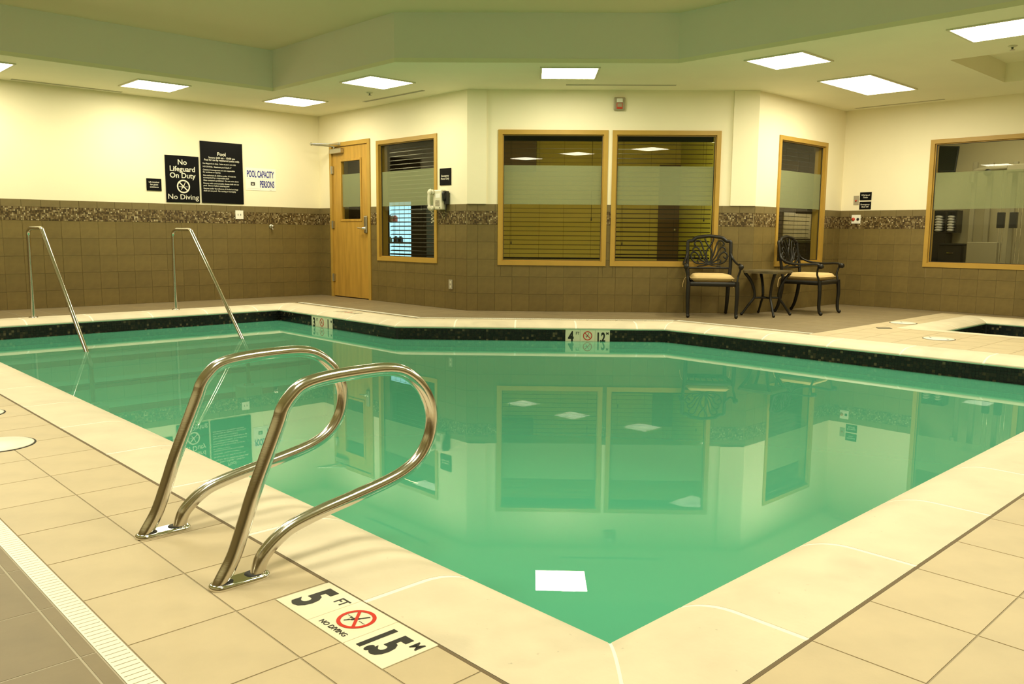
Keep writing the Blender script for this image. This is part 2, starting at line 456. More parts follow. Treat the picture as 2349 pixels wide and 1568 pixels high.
# ------------------------------------------------------------------ walls
TILE = 0.2032
WALLS = {}
def wall(name, ox, oy, rz, length, holes=(), tile_range=(0, 0), tile_phase=0.0, mosaic_range=None):
    """Local frame: x along the wall to the viewer's right, y into the wall, z up."""
    Mx = T(ox, oy, 0, rz)
    mb = MB()
    xs = sorted({0, length, *[v for h in holes for v in h[:2]]}); zs = sorted({0, ZC + 0.1, ZT, *[v for h in holes for v in h[2:]]})
    D = 0.14
    for i in range(len(xs) - 1):
        for j in range(len(zs) - 1):
            cx, cz = (xs[i] + xs[i + 1]) / 2, (zs[j] + zs[j + 1]) / 2
            if any(h[0] < cx < h[1] and h[2] < cz < h[3] for h in holes): continue
            m = 0 if cz > ZT else 1
            x0, x1, z0, z1 = xs[i], xs[i + 1], zs[j], zs[j + 1]
            mb.add([(x0, 0, z0), (x1, 0, z0), (x1, 0, z1), (x0, 0, z1)], [(0, 1, 2, 3)], m)
            mb.add([(x0, D, z0), (x1, D, z0), (x1, D, z1), (x0, D, z1)], [(3, 2, 1, 0)], 0)
            for (c, e, ax) in ((x0, -1, 'x'), (x1, 1, 'x'), (z0, -1, 'z'), (z1, 1, 'z')):
                px, pz = (c + e * 1e-4, cz) if ax == 'x' else (cx, c + e * 1e-4)
                edge = px < 0 or px > length or pz < 0 or pz > ZC + 0.1 or any(h[0] < px < h[1] and h[2] < pz < h[3] for h in holes)
                if not edge: continue
                if ax == 'x': mb.add([(c, 0, z0), (c, D, z0), (c, D, z1), (c, 0, z1)], [(0, 1, 2, 3)], m)
                else: mb.add([(x0, 0, c), (x1, 0, c), (x1, D, c), (x0, D, c)], [(0, 1, 2, 3)], m)
    w = struct(name, mb, [M['paint'], M['wall_grout']], Mx)
    WALLS[name] = w
    a, b = tile_range
    if b <= a: return w
    full = {}
    def piece(nm, r, m, g=0.0011, d=0.004):
        key = (nm, round(r[1] - r[0], 4), round(r[3] - r[2], 4))
        if key not in full:
            W_, H_ = r[1] - r[0], r[3] - r[2]; q = MB(); c = 0.0010
            vs = [(g, 0, g), (W_ - g, 0, g), (W_ - g, 0, H_ - g), (g, 0, H_ - g), (g + c, -d, g + c), (W_ - g - c, -d, g + c), (W_ - g - c, -d, H_ - g - c), (g + c, -d, H_ - g - c)]
            q.add(vs, [(4, 5, 6, 7), (0, 1, 5, 4), (1, 2, 6, 5), (2, 3, 7, 6), (3, 0, 4, 7)])
            full[key] = mesh_of(nm, q, m)
        link(nm, full[key], w, Matrix.Translation((r[0], 0, r[2])))
    k0 = math.floor((a - tile_phase) / TILE)
    x = tile_phase + k0 * TILE
    while x < b - 0.004:
        x0, x1 = max(x, a), min(x + TILE, b)
        if x1 - x0 > 0.012:
            for r in range(5):
                for c in cut_rects((x0, x1, r * TILE, (r + 1) * TILE), holes):
                    if c[1] - c[0] > 0.012 and c[3] - c[2] > 0.012: piece('wall_tile', c, M['wall_tile'])
            for c in cut_rects((x0, x1, 1.17, ZT), holes):
                if c[1] - c[0] > 0.012: piece('border_tile', c, M['wall_cap'], d=0.006)
        x += TILE
    # mosaic band: real little tiles, joined
    ma, mb_ = mosaic_range or tile_range
    q = MB(); p = 0.0171; n = int((mb_ - ma) / p)
    for i in range(n):
        for j in range(9):
            x0 = ma + i * p + 0.0006; z0 = 1.0165 + j * p + 0.0006; x1, z1 = x0 + p - 0.0018, z0 + p - 0.0018
            if any(h[0] < x1 and h[1] > x0 and h[2] < z1 and h[3] > z0 for h in holes): continue
            d = 0.005 + random.random() * 0.002
            q.add([(x0, 0, z0), (x1, 0, z0), (x1, 0, z1), (x0, 0, z1), (x0, -d, z0), (x1, -d, z0), (x1, -d, z1), (x0, -d, z1)],
                  [(4, 5, 6, 7), (0, 1, 5, 4), (1, 2, 6, 5), (2, 3, 7, 6), (3, 0, 4, 7)])
    obj('mosaic_band', q, M['mosaic'], w, kind='stuff')
    return w

FW = 0.05   # face width of the window frames
Y1A, Y1B = 8.2309, 6.956          # small left window
ZW0, ZW1 = 0.5426, 2.1023
dY0, dY1, dZ = 9.3824, 8.3814, 2.149
win1 = (YW - Y1A, YW - Y1B, ZW0, ZW1)
door = (YW - dY0, YW - dY1, 0, dZ)
win2 = (DL - 2.9876, DL - 1.7167, ZW0, ZW1)
win3 = (DL - 1.6676, DL - 0.4183, ZW0, ZW1)
win4 = (7.9059 - XR, 9.1334 - XR, ZW0, ZW1)
win5 = (YWR - 2.9336, YWR - 1.736, ZW0, ZW1)
def inner(h, e=0.035): return (h[0] + e, h[1] - e, h[2] + e, h[3] - e)
doorhole = (door[0] + 0.03, door[1] - 0.03, 0, door[3] - 0.03)
wall('wall_left', XN, YW, 0, XW1 - XN, (), (2.4, XW1 - XN), XW1 - XN)
wall('wall_back_left', XW1, YW, -PI / 2, YW - YD, [inner(win1), doorhole], (0, YW - YD), 0.03)
wall('wall_back', XW1, YD, -PI / 4, DL, [inner(win2), inner(win3)], (0, DL), DL - 2.41)
wall('wall_back_right', XR, YWR, 0, XW3 - XR, [inner(win4)], (0, XW3 - XR), 0.0)
wall('wall_right', XW3, YWR, -PI / 2, YWR - YN, [inner(win5)], (0, 4.4), YWR - 3.91)
wall('wall_front', XW3, YN, PI, XW3 - XN)
wall('wall_near', XN, YN, PI / 2, YW - YN)
# pilaster skins either side of the recessed window bay
wb = WALLS['wall_back']
def bay_piece(s0, s1):
    q = MB(); q.box(s0, -0.022, ZT + 0.001, s1, -0.0005, ZC - 0.001)
    o = obj('corner_pilaster', q, M['paint'], wb)
bay_piece(0.0, DL - 3.123); bay_piece(DL - 0.29, DL)

# ------------------------------------------------------------------ floor, deck tiles
OUT = [(XN, YN), (XW3, YN), (XW3, YWR), (XR, YWR), (XW1, YD), (XW1, YW), (XN, YW)]
SPA_HOLE = offset_poly(SPA, [0.2] * 4)
POOL_HOLE = offset_poly(POOL, [0.2] * 6)
floor = struct('floor', slab(OUT, [POOL_HOLE[::-1], SPA_HOLE[::-1]], -0.14, -0.012), M['deck_grout'])
obj('grout_bed', slab(OUT, [[(-0.868, -0.868), (-0.868, 8.69), (4.1, 8.69), (4.1, 6.07), (6.06, 4.11), (6.06, 2.574), (9.353, 2.574), (9.353, -0.868)]], -0.0118, -0.0007), M['deck_grout'], floor)
DT = 0.305
tile_cache = {}
def floor_tiles(parent, name, m, regions, pitch, origin, gap, zt=0.0, zb=-0.0125, holes=(), dy=None):
    for (bounds, planes) in regions:
        x0, x1, y0, y1 = bounds; px = pitch; py = dy or pitch
        i0, i1 = math.floor((x0 - origin[0]) / px), math.ceil((x1 - origin[0]) / px)
        j0, j1 = math.floor((y0 - origin[1]) / py), math.ceil((y1 - origin[1]) / py)
        for i in range(i0, i1):
            for j in range(j0, j1):
                ax, ay = origin[0] + i * px, origin[1] + j * py
                r = (max(ax, x0), min(ax + px, x1), max(ay, y0), min(ay + py, y1))
                if r[1] - r[0] < 0.015 or r[3] - r[2] < 0.015: continue
                for c in cut_rects(r, holes):
                    if c[1] - c[0] < 0.015 or c[3] - c[2] < 0.015: continue
                    g = gap / 2
                    poly = [(c[0] + g, c[2] + g), (c[1] - g, c[2] + g), (c[1] - g, c[3] - g), (c[0] + g, c[3] - g)]
                    n0 = area(poly)
                    for p in planes: poly = clip(poly, *p) if poly else poly
                    if len(poly) < 3 or area(poly) < 4e-4: continue
                    if abs(area(poly) - n0) < 1e-9:
                        key = (name, m.name, round(c[1] - c[0], 4), round(c[3] - c[2], 4))
                        if key not in tile_cache:
                            q = MB(); q.prism([(a - c[0], b - c[2]) for a, b in poly], zb, zt, bottom=False); tile_cache[key] = mesh_of(name, q, m)
                        link(name, tile_cache[key], parent, Matrix.Translation((c[0], c[2], 0)))
                    else:
                        q = MB(); q.prism(poly, zb, zt, bottom=False); link(name, mesh_of(name, q, m), parent)

CB = 0.327                       # coping depth behind the pool wall
STRIP = 0.055                    # white drain strip
S_IN = 3.648 + 5.89 + (CB + 0.115) * R2
XB_IN, X3_IN = 3.648 + CB + 0.115, 5.6055 + CB + 0.115
floor_tiles(floor, 'floor_tile', M['deck_tile'], [
    ((-0.9, XW1, 8.34 + CB + 0.003, YW), []),
    ((XB_IN, XW1, 5.2, 8.34 + CB + 0.003), [(-1, -1, -S_IN)]),
    ((XW1, XR, YWR, YD), [(-1, -1, -S_IN), (1, 1, DG)]),
    ((X3_IN, XW3, 2.573, YWR), []),
    ((-1.82, -0.869, -0.5, 4.0), []),
], DT, (-0.904 - 3 * DT, 1.026 - 5 * DT), 0.005, zb=-0.004)
q = MB()
for p in ([(XN, YN), (-1.822, YN), (-1.822, YW), (XN, YW)], [(-1.82, 4.002), (-0.869, 4.002), (-0.869, YW), (-1.82, YW)], [(-1.82, YN), (XW3, YN), (XW3, -0.869), (-1.82, -0.869)], [(-1.82, -0.867), (-0.869, -0.867), (-0.869, -0.502), (-1.82, -0.502)], [(9.353, -0.867), (XW3, -0.867), (XW3, 2.571), (9.353, 2.571)]):
    q.prism(p, -0.0006, -0.0001)
obj('plain_deck_surface', q, M['deck_tile'], floor)

trim = struct('trim_1', slab([(-0.868, -0.868), (9.353, -0.868), (9.353, 2.572), (5.9, 2.572), (5.9, -0.28), (-0.28, -0.28), (-0.28, 8.68), (-0.868, 8.68)], [SPA_HOLE[::-1]], -0.0118, -0.0014), M['beige_grout'])
MARK = (-0.4594, -0.307, 0.2418, 0.699)
floor_tiles(trim, 'beige_tile', M['beige_tile'], [((-0.8125, -0.311, -0.31, 8.63), [])], 0.2515, (-0.8115, -0.209), 0.0045, zb=-0.006, holes=[MARK], dy=0.3045)
floor_tiles(trim, 'beige_tile', M['beige_tile'], [((-0.8125, 5.90, -0.8125, -0.311), [])], 0.3045, (0.02, -0.8115), 0.0045, zb=-0.006, dy=0.2515)
floor_tiles(trim, 'beige_tile', M['beige_tile'], [((5.935, 7.195, -0.8125, 2.572), []), ((7.195, 9.353, 2.255, 2.572), []), ((9.275, 9.353, -0.8125, 2.255), [])], 0.3045, (5.935, 2.255 - 0.2515 * 20), 0.0045, zb=-0.006, dy=0.3045)
q = MB(); q.box(-0.3115, -0.3115, -0.0013, -0.3035, 8.6, -0.0007); q.box(-0.3035, -0.3115, -0.0013, 5.9, -0.3035, -0.0007); obj('joint_sealant', q, M['sealant'], trim)
# narrow beige row behind the far coping
q = MB()
def strip_poly(o0, o1, i0, i1): return [i0, i1, o1, o0]
P_in = offset_poly(POOL, [0, CB + 0.003, CB + 0.003, CB + 0.003, CB + 0.003, 0]); P_mid = offset_poly(POOL, [0, CB + 0.058, CB + 0.058, CB + 0.058, CB + 0.003, 0]); P_out = offset_poly(POOL, [0, CB + 0.113, CB + 0.113, CB + 0.113, CB + 0.003, 0])

# drain strips: white channel with cross bars
def drain(label, a, b, w, group='white slotted drain strips set in the deck'):
    a, b = Vector((*a, 0)), Vector((*b, 0)); L_ = (b - a).length; ang = math.atan2(b.y - a.y, b.x - a.x)
    t = thing('drain_strip', label, 'drain', T(a.x, a.y, 0, ang), group)
    f = MB(); f.box(0, 0, -0.011, L_, w, -0.005); obj('channel', f, M['slot'], t)
    e = MB(); e.box(0, 0, -0.0115, L_, 0.004, 0.0005); e.box(0, w - 0.004, -0.0115, L_, w, 0.0005); obj('edge_rail', e, M['white_plastic'], t)
    g = MB(); p = 0.0195; n = int(L_ / p)
    for i in range(n): g.box(i * p, 0.004, -0.006, i * p + p - 0.0028, w - 0.004, 0.0003)
    obj('grate_bar', g, M['white_plastic'], t, kind='stuff')
drain('white slotted drain strip between beige and brown tiles at bottom left of the photo', (-0.8135, -0.81), (-0.8135, 8.6), STRIP - 0.001)
drain('white slotted drain strip behind the beige tiles right of the near pool corner', (-0.81, -0.8665), (5.9, -0.8665), STRIP - 0.001)
def along(i, d0, d1):
    a, b = offset_poly(POOL, [0, d0, d0, d0, CB + 0.003, 0])[i], offset_poly(POOL, [0, d0, d0, d0, CB + 0.003, 0])[(i + 1) % 6]
    return a, b
for i, nm in ((1, 'white slotted drain strip behind the right far coping beside the brown deck'), (2, 'white slotted drain strip behind the far coping below the twin windows'), (3, 'white slotted drain strip behind the far coping in front of the wooden door')):
    dd = CB + 0.113
    a = P_out[i]; b = P_out[(i + 1) % 6]
    if i == 1: a = (a[0], 2.574)
    drain(nm, b, a, 0.05)
    # beige row
    ia, ib, ma_, mb_ = P_in[i], P_in[(i + 1) % 6], P_mid[i], P_mid[(i + 1) % 6]
    if i == 1: ia = (ia[0], 2.574); ma_ = (ma_[0], 2.574)
    n = max(1, int((Vector(ib) - Vector(ia)).length / 0.3045))
    for k in range(n):
        lerp = lambda u, v, t: (u[0] + (v[0] - u[0]) * t, u[1] + (v[1] - u[1]) * t)
        t0, t1 = k / n + 0.002, (k + 1) / n - 0.002
        q = MB(); q.prism([lerp(ia, ib, t0), lerp(ma_, mb_, t0), lerp(ma_, mb_, t1), lerp(ia, ib, t1)], -0.0115, 0, bottom=False)
        link('beige_tile', mesh_of('beige_tile', q, M['beige_tile']), trim)

# ------------------------------------------------------------------ ceiling
BULK = [(0.1, 0.25), (5.5015, 0.25), (5.5015, 3.8065), (3.557, 5.751), (3.557, 8.1815), (0.1, 8.1815)]
TRAY = [(7.13, -1.0), (8.73, -1.0), (8.73, 1.9), (7.13, 1.9)]
ceiling = struct('ceiling', slab(OUT, [BULK[::-1], TRAY[::-1]], ZC, ZC + 0.04), M['ceiling'])
def riser(poly, z0, z1, t=0.06):
    mb = MB(); out = offset_poly(poly, [t] * len(poly)); n = len(poly)
    vs = [(x, y, z0) for x, y in poly] + [(x, y, z1) for x, y in poly] + [(x, y, z0) for x, y in out] + [(x, y, z1) for x, y in out]
    for i in range(n):
        j = (i + 1) % n
        mb.add([vs[i], vs[j], vs[j + n], vs[i + n]], [(0, 1, 2, 3)]); mb.add([vs[i + 2 * n], vs[j + 2 * n], vs[j + 3 * n], vs[i + 3 * n]], [(3, 2, 1, 0)])
    return mb
obj('bulkhead', riser(BULK, ZC + 0.0405, ZB), M['bulkhead'], ceiling)
q = MB(); q.prism(offset_poly(BULK, [0.06] * 6), ZB, ZB + 0.05); obj('raised_ceiling', q, M['raised'], ceiling)
obj('tray_riser', riser(TRAY, ZC + 0.0405, ZC + 0.2), M['ceiling'], ceiling)
q = MB(); q.prism(offset_poly(TRAY, [0.06] * 4), ZC + 0.2, ZC + 0.25); obj('tray_top', q, M['ceiling'], ceiling)

# ------------------------------------------------------------------ pool
pool = thing('swimming_pool', 'green indoor swimming pool with pale stone coping and dark mosaic waterline', 'pool', T(2.0, 3.0, 0))
W4 = T(0, 0)
def basin(poly, depth_fn, th=0.12, ztop=-0.067):
    mb = MB(); n = len(poly); out = offset_poly(poly, [th] * n)
    vi = [(x, y, ztop) for x, y in poly] + [(x, y, depth_fn(x, y)) for x, y in poly]
    vo = [(x, y, ztop) for x, y in out] + [(x, y, depth_fn(x, y) - th) for x, y in out]
    tri = tessellate_polygon([[Vector((x, y, 0)) for x, y in poly]])
    mb.add(vi, [(i, i + n, (i + 1) % n + n, (i + 1) % n) for i in range(n)] + [tuple(k + n for k in t) for t in tri])
    mb.add(vo, [(i, (i + 1) % n, (i + 1) % n + n, i + n) for i in range(n)] + [tuple(k + n for k in t) for t in tri])
    mb.add(vi[:n] + vo[:n], [(i, (i + 1) % n, (i + 1) % n + n, i + n) for i in range(n)])
    return mb
depth = lambda x, y: -1.70 + 0.55 * min(1, max(0, y / 8.34))
obj('basin', basin(POOL, depth), M['plaster'], pool, world=True)
WP = offset_poly(POOL, [-0.0005] * 6)
q = MB(); n = len(WP); tri = tessellate_polygon([[Vector((x, y, 0)) for x, y in WP]])
top = [(x, y, WATER) for x, y in WP]; bot = [(x, y, depth(x, y) + 0.004) for x, y in WP]
q.add(top + bot, [tuple(t) for t in tri] + [tuple(k + n for k in reversed(t)) for t in tri] + [(i, i + n, (i + 1) % n + n, (i + 1) % n) for i in range(n)])
bm = bmesh.new(); tmp = mesh_of('water', q, M['water']); bm.from_mesh(tmp); bmesh.ops.recalc_face_normals(bm, faces=bm.faces[:]); bm.to_mesh(tmp); bm.free()
link('water', tmp, pool, Matrix.Translation((-2.0, -3.0, 0)))
# entry steps at the far left end
for k in range(3):
    zt = -0.40 - 0.2 * k; y1 = 8.339; y0 = 8.34 - 0.36 * (k + 1)
    s = MB(); s.box(0.028, y0, -1.2, 3.645, y0 + 0.36 if k else y1, zt - 0.0)
    st = obj('step', s, M['plaster'], pool, world=True)
    s = MB(); s.box(0.03, y0 - 0.003, zt - 0.05, 3.643, y0 + 0.05, zt + 0.003); obj('step_nosing', s, M['nosing'], st, world=True)

# coping stones with a bullnose
PROF = [(0.0, -0.050), (0.0015, -0.0445)] + [(0.005 + 0.165 * k / 11, -0.040 * (1 - k / 11) ** 2.1) for k in range(12)] + [(1.0, 0.0)]
UNDER = [(1.0, -0.066), (0.03, -0.066), (0.007, -0.059)]
def coping(parent, poly, width, joint0, pitch, prof=PROF, over=0.02, name='coping_stone', drop=0.0008):
    lip = offset_poly(poly, [-over] * len(poly)); back = offset_poly(poly, [width - over] * len(poly)); n = len(poly)
    ring = prof + UNDER
    def section(lp, bp, dz=0.0):
        lp, bp = Vector((*lp, 0)), Vector((*bp, 0)); d = (bp - lp); wd = d.length; full = width
        out = []
        for dd, z in ring:
            f = 1.0 if dd == 1.0 else dd / full
            out.append((lp + d * f) + Vector((0, 0, z + (dz if z > -0.051 else 0))))
        return out
    def solid(secs):
        mb = MB(); k = len(ring); vs = [v for s in secs for v in s]; fs = []
        for i in range(len(secs) - 1):
            for j in range(k): fs.append((i * k + j, i * k + (j + 1) % k, (i + 1) * k + (j + 1) % k, (i + 1) * k + j))
        mb.add(vs, fs); mb.add(secs[0], [tuple(range(k - 1, -1, -1))]); mb.add(secs[-1], [tuple(range(k))])
        return mb
    gr = MB()
    for e in range(n):
        a, b, A, B = Vector(lip[e]), Vector(lip[(e + 1) % n]), Vector(back[e]), Vector(back[(e + 1) % n])
        d = (b - a).normalized(); nn = Vector((d.y, -d.x)); L_ = (b - a).length
        js = []; s = joint0
        while s < L_ - 0.15: js.append(s); s += pitch
        gj = 0.016
        ends = [None] + js + [None]
        gr.join(solid([section(a, A, -drop), section(b, B, -drop)]))
        for k in range(len(ends) - 1):
            if ends[k] is None: s0 = (a + d * 0.006, A + d * 0.006)
            else: p = a + d * (ends[k] + gj / 2); s0 = (p, p + nn * width)
            if ends[k + 1] is None: s1 = (b - d * 0.006, B - d * 0.006)
            else: p = a + d * (ends[k + 1] - gj / 2); s1 = (p, p + nn * width)
            obj(name, solid([section(*s0), section(*s1)]), M['coping'], parent, world=True)
    obj('joint_grout', gr, M['coping_joint'], parent, world=True)
coping(pool, POOL, 0.327 + 0.02, 0.28, 0.625)
# waterline mosaic on the far sides
def waterline(parent, edges, poly, z0, z1, p=0.0245):
    q = MB()
    for e in edges:
        a, b = Vector(poly[e]), Vector(poly[(e + 1) % len(poly)]); d = (b - a).normalized(); nn = Vector((-d.y, d.x)); L_ = (b - a).length
        for i in range(int(L_ / p)):
            for j in range(int((z1 - z0) / p)):
                s0, s1 = i * p + 0.001, (i + 1) * p - 0.0012; zz = z1 - (j + 1) * p + 0.001; ze = zz + p - 0.0022
                h = 0.005; c = [a + d * s0, a + d * s1]
                o = [c[0] + nn * h, c[1] + nn * h]
                q.add([(*c[0], zz), (*c[1], zz), (*c[1], ze), (*c[0], ze), (*o[0], zz), (*o[1], zz), (*o[1], ze), (*o[0], ze)],
                      [(4, 5, 6, 7), (0, 1, 5, 4), (1, 2, 6, 5), (2, 3, 7, 6), (3, 0, 4, 7)])
        g = [a, b, b + nn * 0.003, a + nn * 0.003]; q.prism([tuple(v) for v in g], z0 - 0.01, z1, 1)
    obj('waterline_mosaic', q, [M['pool_mosaic'], M['pool_grout']], parent, world=True, kind='stuff')
waterline(pool, [0, 1, 2, 3, 4, 5], POOL, -0.245, -0.067)

# spa
spa = thing('whirlpool', 'small sunken whirlpool with pale rounded coping at right by the gym window wall', 'whirlpool', T(8.2, 1.0, 0))
obj('basin', basin(SPA, lambda x, y: -0.9, 0.1), M['plaster'], spa, world=True)
coping(spa, SPA, 0.275 + 0.02, 0.3, 0.61)
waterline(spa, [1, 2, 3], SPA, -0.24, -0.067)
q = MB(); q.prism(offset_poly(SPA, [-0.0005] * 4), -0.89, -0.20); obj('water', q, M['water'], spa, world=True)

# ------------------------------------------------------------------ depth markers
def no_diving(r, col_ring=1, col_ink=2):
    """Prohibition ring with diver, in x/z facing -y."""
    mb = MB(); n = 40; a, b = r, r * 0.8
    vs = []; 
    for i in range(n):
        t = 2 * PI * i / n
        vs += [(a * math.cos(t), -0.0008, a * math.sin(t)), (b * math.cos(t), -0.0008, b * math.sin(t))]
    mb.add(vs, [(2 * i, (2 * i + 2) % (2 * n), (2 * i + 3) % (2 * n), 2 * i + 1) for i in range(n)], col_ring)
    def bar(p, q_, w, y, m):
        p, q_ = Vector((p[0], 0, p[1])), Vector((q_[0], 0, q_[1])); d = (q_ - p).normalized(); nn = Vector((-d.z, 0, d.x)) * w / 2; o = Vector((0, y, 0))
        mb.add([p - nn + o, q_ - nn + o, q_ + nn + o, p + nn + o], [(0, 1, 2, 3)], m)
    k = r * 0.62
    bar((-k, k), (k, -k), r * 0.17, -0.0010, col_ring)
    # diver: legs, body, arms, head and two water lines
    bar((r * 0.30, r * 0.62), (r * 0.05, r * 0.1), r * 0.10, -0.0006, col_ink)
    bar((r * 0.10, r * 0.16), (-r * 0.16, -r * 0.22), r * 0.15, -0.00062, col_ink)
    bar((-r * 0.14, -r * 0.18), (-r * 0.36, -r * 0.52), r * 0.07, -0.00064, col_ink)
    bar((0.0, 0.02 * r), (-r * 0.42, -r * 0.12), r * 0.07, -0.00066, col_ink)
    bar((-r * 0.2, -r * 0.3), (-r * 0.3, -r * 0.3), r * 0.12, -0.00068, col_ink)
    for sx in (-1, 1):
        for i in range(3):
            x0 = sx * r * (0.28 + 0.15 * i); bar((x0, -r * 0.05 + (i % 2) * r * 0.05), (x0 + sx * r * 0.15, -r * 0.05 + ((i + 1) % 2) * r * 0.05), r * 0.035, -0.0005, col_ink)
    return mb

def depth_marker(label, Mx, left, right, big=0.125):
    """Three 6 inch tiles in the local x/z plane, facing -y; origin at the lower left corner."""
    t = thing('depth_marker', label, 'depth marker', Mx, 'white pool depth markers')
    ms = [M['marker'], M['red_print'], M['black_print']]
    for k in range(3):
        b = MB(); b.bbox(k * 0.1524 + 0.0008, -0.001, 0.0008, (k + 1) * 0.1524 - 0.0008, 0.006, 0.1516, 0.0006, 1)
        tl = obj('marker_tile', b, M['marker'], t)
        cx = k * 0.1524 + 0.0762
        if k == 1:
            obj('no_diving_symbol', place(no_diving(0.047), cx, -0.0011, 0.087), ms, tl)
            obj('lettering', place(text_mb('NO DIVING', 0.0205, bold=0.0002), cx, -0.0014, 0.017), M['black_print'], tl)
        else:
            num, unit = left if k == 0 else right
            wide = len(num) > 1
            obj('lettering', place(text_mb(num, 0.15 if not wide else 0.135, bold=0.0055, sx=0.72 if not wide else 0.62, spacing=0.9), cx - 0.018, -0.0014, 0.025), M['black_print'], tl)
            obj('lettering', place(text_mb(unit, 0.042, sx=0.85, bold=0.0004), cx + 0.05, -0.0014, 0.098), M['black_print'], tl)
    return t
Mfl = Matrix(((0, 0, 1, MARK[0]), (-1, 0, 0, MARK[3]), (0, -1, 0, 0.0), (0, 0, 0, 1)))   # x -> -Y, z -> +X, facing up
depth_marker('white five foot depth marker tiles set in the deck beside the near grab rail', Mfl, ('5', 'FT'), ('1.5', 'M'))
Mff = Matrix(((0, 0, -1, 3.915), (1, 0, 0, 6.83), (0, -1, 0, 0.0008), (0, 0, 0, 1)))
depth_marker('white three foot depth marker lying flat on the far coping before the door', Mff, ('3', 'FT'), ('1', 'M'))
depth_marker('white four foot depth marker above the water below the twin windows', T(*(Vector((3.648, 5.89)) + Vector((1, -1)) / R2 * (2.7683 - 1.0215) - Vector((1, 1)) / R2 * 0.008), -0.2095, -PI / 4), ('4', 'FT'), ('1.2', 'M'))
depth_marker('white three foot depth marker above the water in front of the door', T(3.648 - 0.008, 7.557, -0.212, -PI / 2), ('3', 'FT'), ('1', 'M'))

# ------------------------------------------------------------------ grab rails
def grab_rail(label, yb, x_off=0.0):
    t = thing('grab_rail', label, 'grab rail', T(-0.48 + x_off, yb, 0), 'looped steel grab rails by the near pool edge')
    pts = [(-0.535, -0.008), (-0.531, 0.007), (-0.491, 0.071), (-0.456, 0.158), (-0.428, 0.232), (-0.357, 0.396), (-0.341, 0.437), (-0.317, 0.469), (-0.281, 0.495), (-0.212, 0.508), (-0.106, 0.513), (-0.001, 0.511), (0.064, 0.492), (0.119, 0.446), (0.150, 0.392), (0.160, 0.338), (0.148, 0.279), (0.113, 0.229), (0.061, 0.196), (-0.011, 0.174), (-0.124, 0.153), (-0.23, 0.135), (-0.311, 0.117), (-0.351, 0.100), (-0.390, 0.072), (-0.415, 0.043), (-0.430, -0.003), (-0.431, -0.008)]
    w = smooth_path([(x + 0.48, 0, z) for x, z in pts], 5)
    obj('rail_tube', MB().tube(w, 0.0195, 20), M['steel'], t)
    pl = MB(); nseg = 12; c0, c1, rr = -0.527 + 0.48, -0.425 + 0.48, 0.031
    def stad(r): return [(c1 + r * math.cos(-PI / 2 + PI * i / nseg), r * math.sin(-PI / 2 + PI * i / nseg)) for i in range(nseg + 1)] + [(c0 + r * math.cos(PI / 2 + PI * i / nseg), r * math.sin(PI / 2 + PI * i / nseg)) for i in range(nseg + 1)]
    rings = [(rr, 0.0), (rr, 0.007), (rr - 0.003, 0.011), (rr - 0.008, 0.0125)]
    vs = []; k = 2 * nseg + 2
    for r, z in rings: vs += [(x, y, z) for x, y in stad(r)]
    fs = [(i * k + j, i * k + (j + 1) % k, (i + 1) * k + (j + 1) % k, (i + 1) * k + j) for i in range(3) for j in range(k)]
    pl.add(vs, fs, 0, True); pl.add(vs[3 * k:], [tuple(range(k))]); pl.add(vs[:k], [tuple(range(k - 1, -1, -1))])
    p = obj('cover_plate', pl, M['chrome'], t, label='polished chrome oval cover plate')
    for hx_ in (c0 + 0.008, c1 - 0.012): obj('socket_hole', MB().lathe([(0.024, 0.0), (0.024, 0.0132)], 20, (hx_, 0, 0)), M['black_slot'], p)
grab_rail('looped stainless grab rail nearest the white five foot marker', 0.859)
grab_rail('looped stainless grab rail standing second from the white five foot marker', 1.353, -0.006)

def stair_rail(label, x):
    t = thing('stair_handrail', label, 'handrail', T(x, 8.593, 0), 'tall steel handrails over the pool steps')
    P = fillet([(0, 0, 0), (0, -0.005, 0.90), (0, -0.03 - 0.09, 0.925), (0, -0.50, 0.925), (0, -1.78, -0.28), (0, -1.79, -0.64)], [0.10, 0.06, 0.09, 0.06], 6)
    obj('rail_tube', MB().tube(P, 0.0195, 16), M['steel'], t)
    obj('base_flange', MB().lathe([(0.045, 0.0), (0.045, 0.006), (0.03, 0.012), (0.021, 0.013)], 20), M['steel'], t)
    obj('base_flange', MB().lathe([(0.05, -0.645), (0.05, -0.635), (0.03, -0.628), (0.021, -0.627)], 20, (0, -1.79, 0)), M['steel'], t)
stair_rail('tall bent stainless handrail over the steps at far left edge', 0.976)
stair_rail('tall bent stainless handrail over the steps below the black signs', 2.464)
# footing pads under the rails in the water
for x in (0.976, 2.464):
    q = MB(); q.bbox(x - 0.1, 6.7, depth(x, 6.8) - 0.0, x + 0.1, 6.91, -0.6455, 0.01, 1); obj('rail_footing', q, M['plaster'], pool, world=True)

# ------------------------------------------------------------------ skimmer and drain covers on the deck
def lid(label, x, y, r=0.137, slots=((0.05, 0.0),), group='round white lids in the deck'):
    t = thing('skimmer_lid', label, 'lid', T(x, y, 0.0003, 0.7), group)
    obj('cover_disc', MB().lathe([(r - 0.004, 0.0), (r - 0.001, 0.002), (r - 0.006, 0.0045), (0.02, 0.005)], 36), M['white_plastic'], t)
    obj('rim_ring', MB().lathe([(r + 0.006, 0.0), (r + 0.006, 0.0012), (r, 0.0014)], 36), M['slot'], t)
    for sx, sy in slots: obj('finger_slot', MB().box(sx - 0.02, sy - 0.005, 0.0046, sx + 0.02, sy + 0.005, 0.0056), M['black_slot'], t)
lid('round white skimmer lid on beige tiles at left edge of the photo', -0.59, 2.87, slots=((-0.085, 0.035),))
lid('round white lid partly cut off above the other left edge lid', -0.51, 3.62, 0.11, slots=((-0.06, 0.0),))
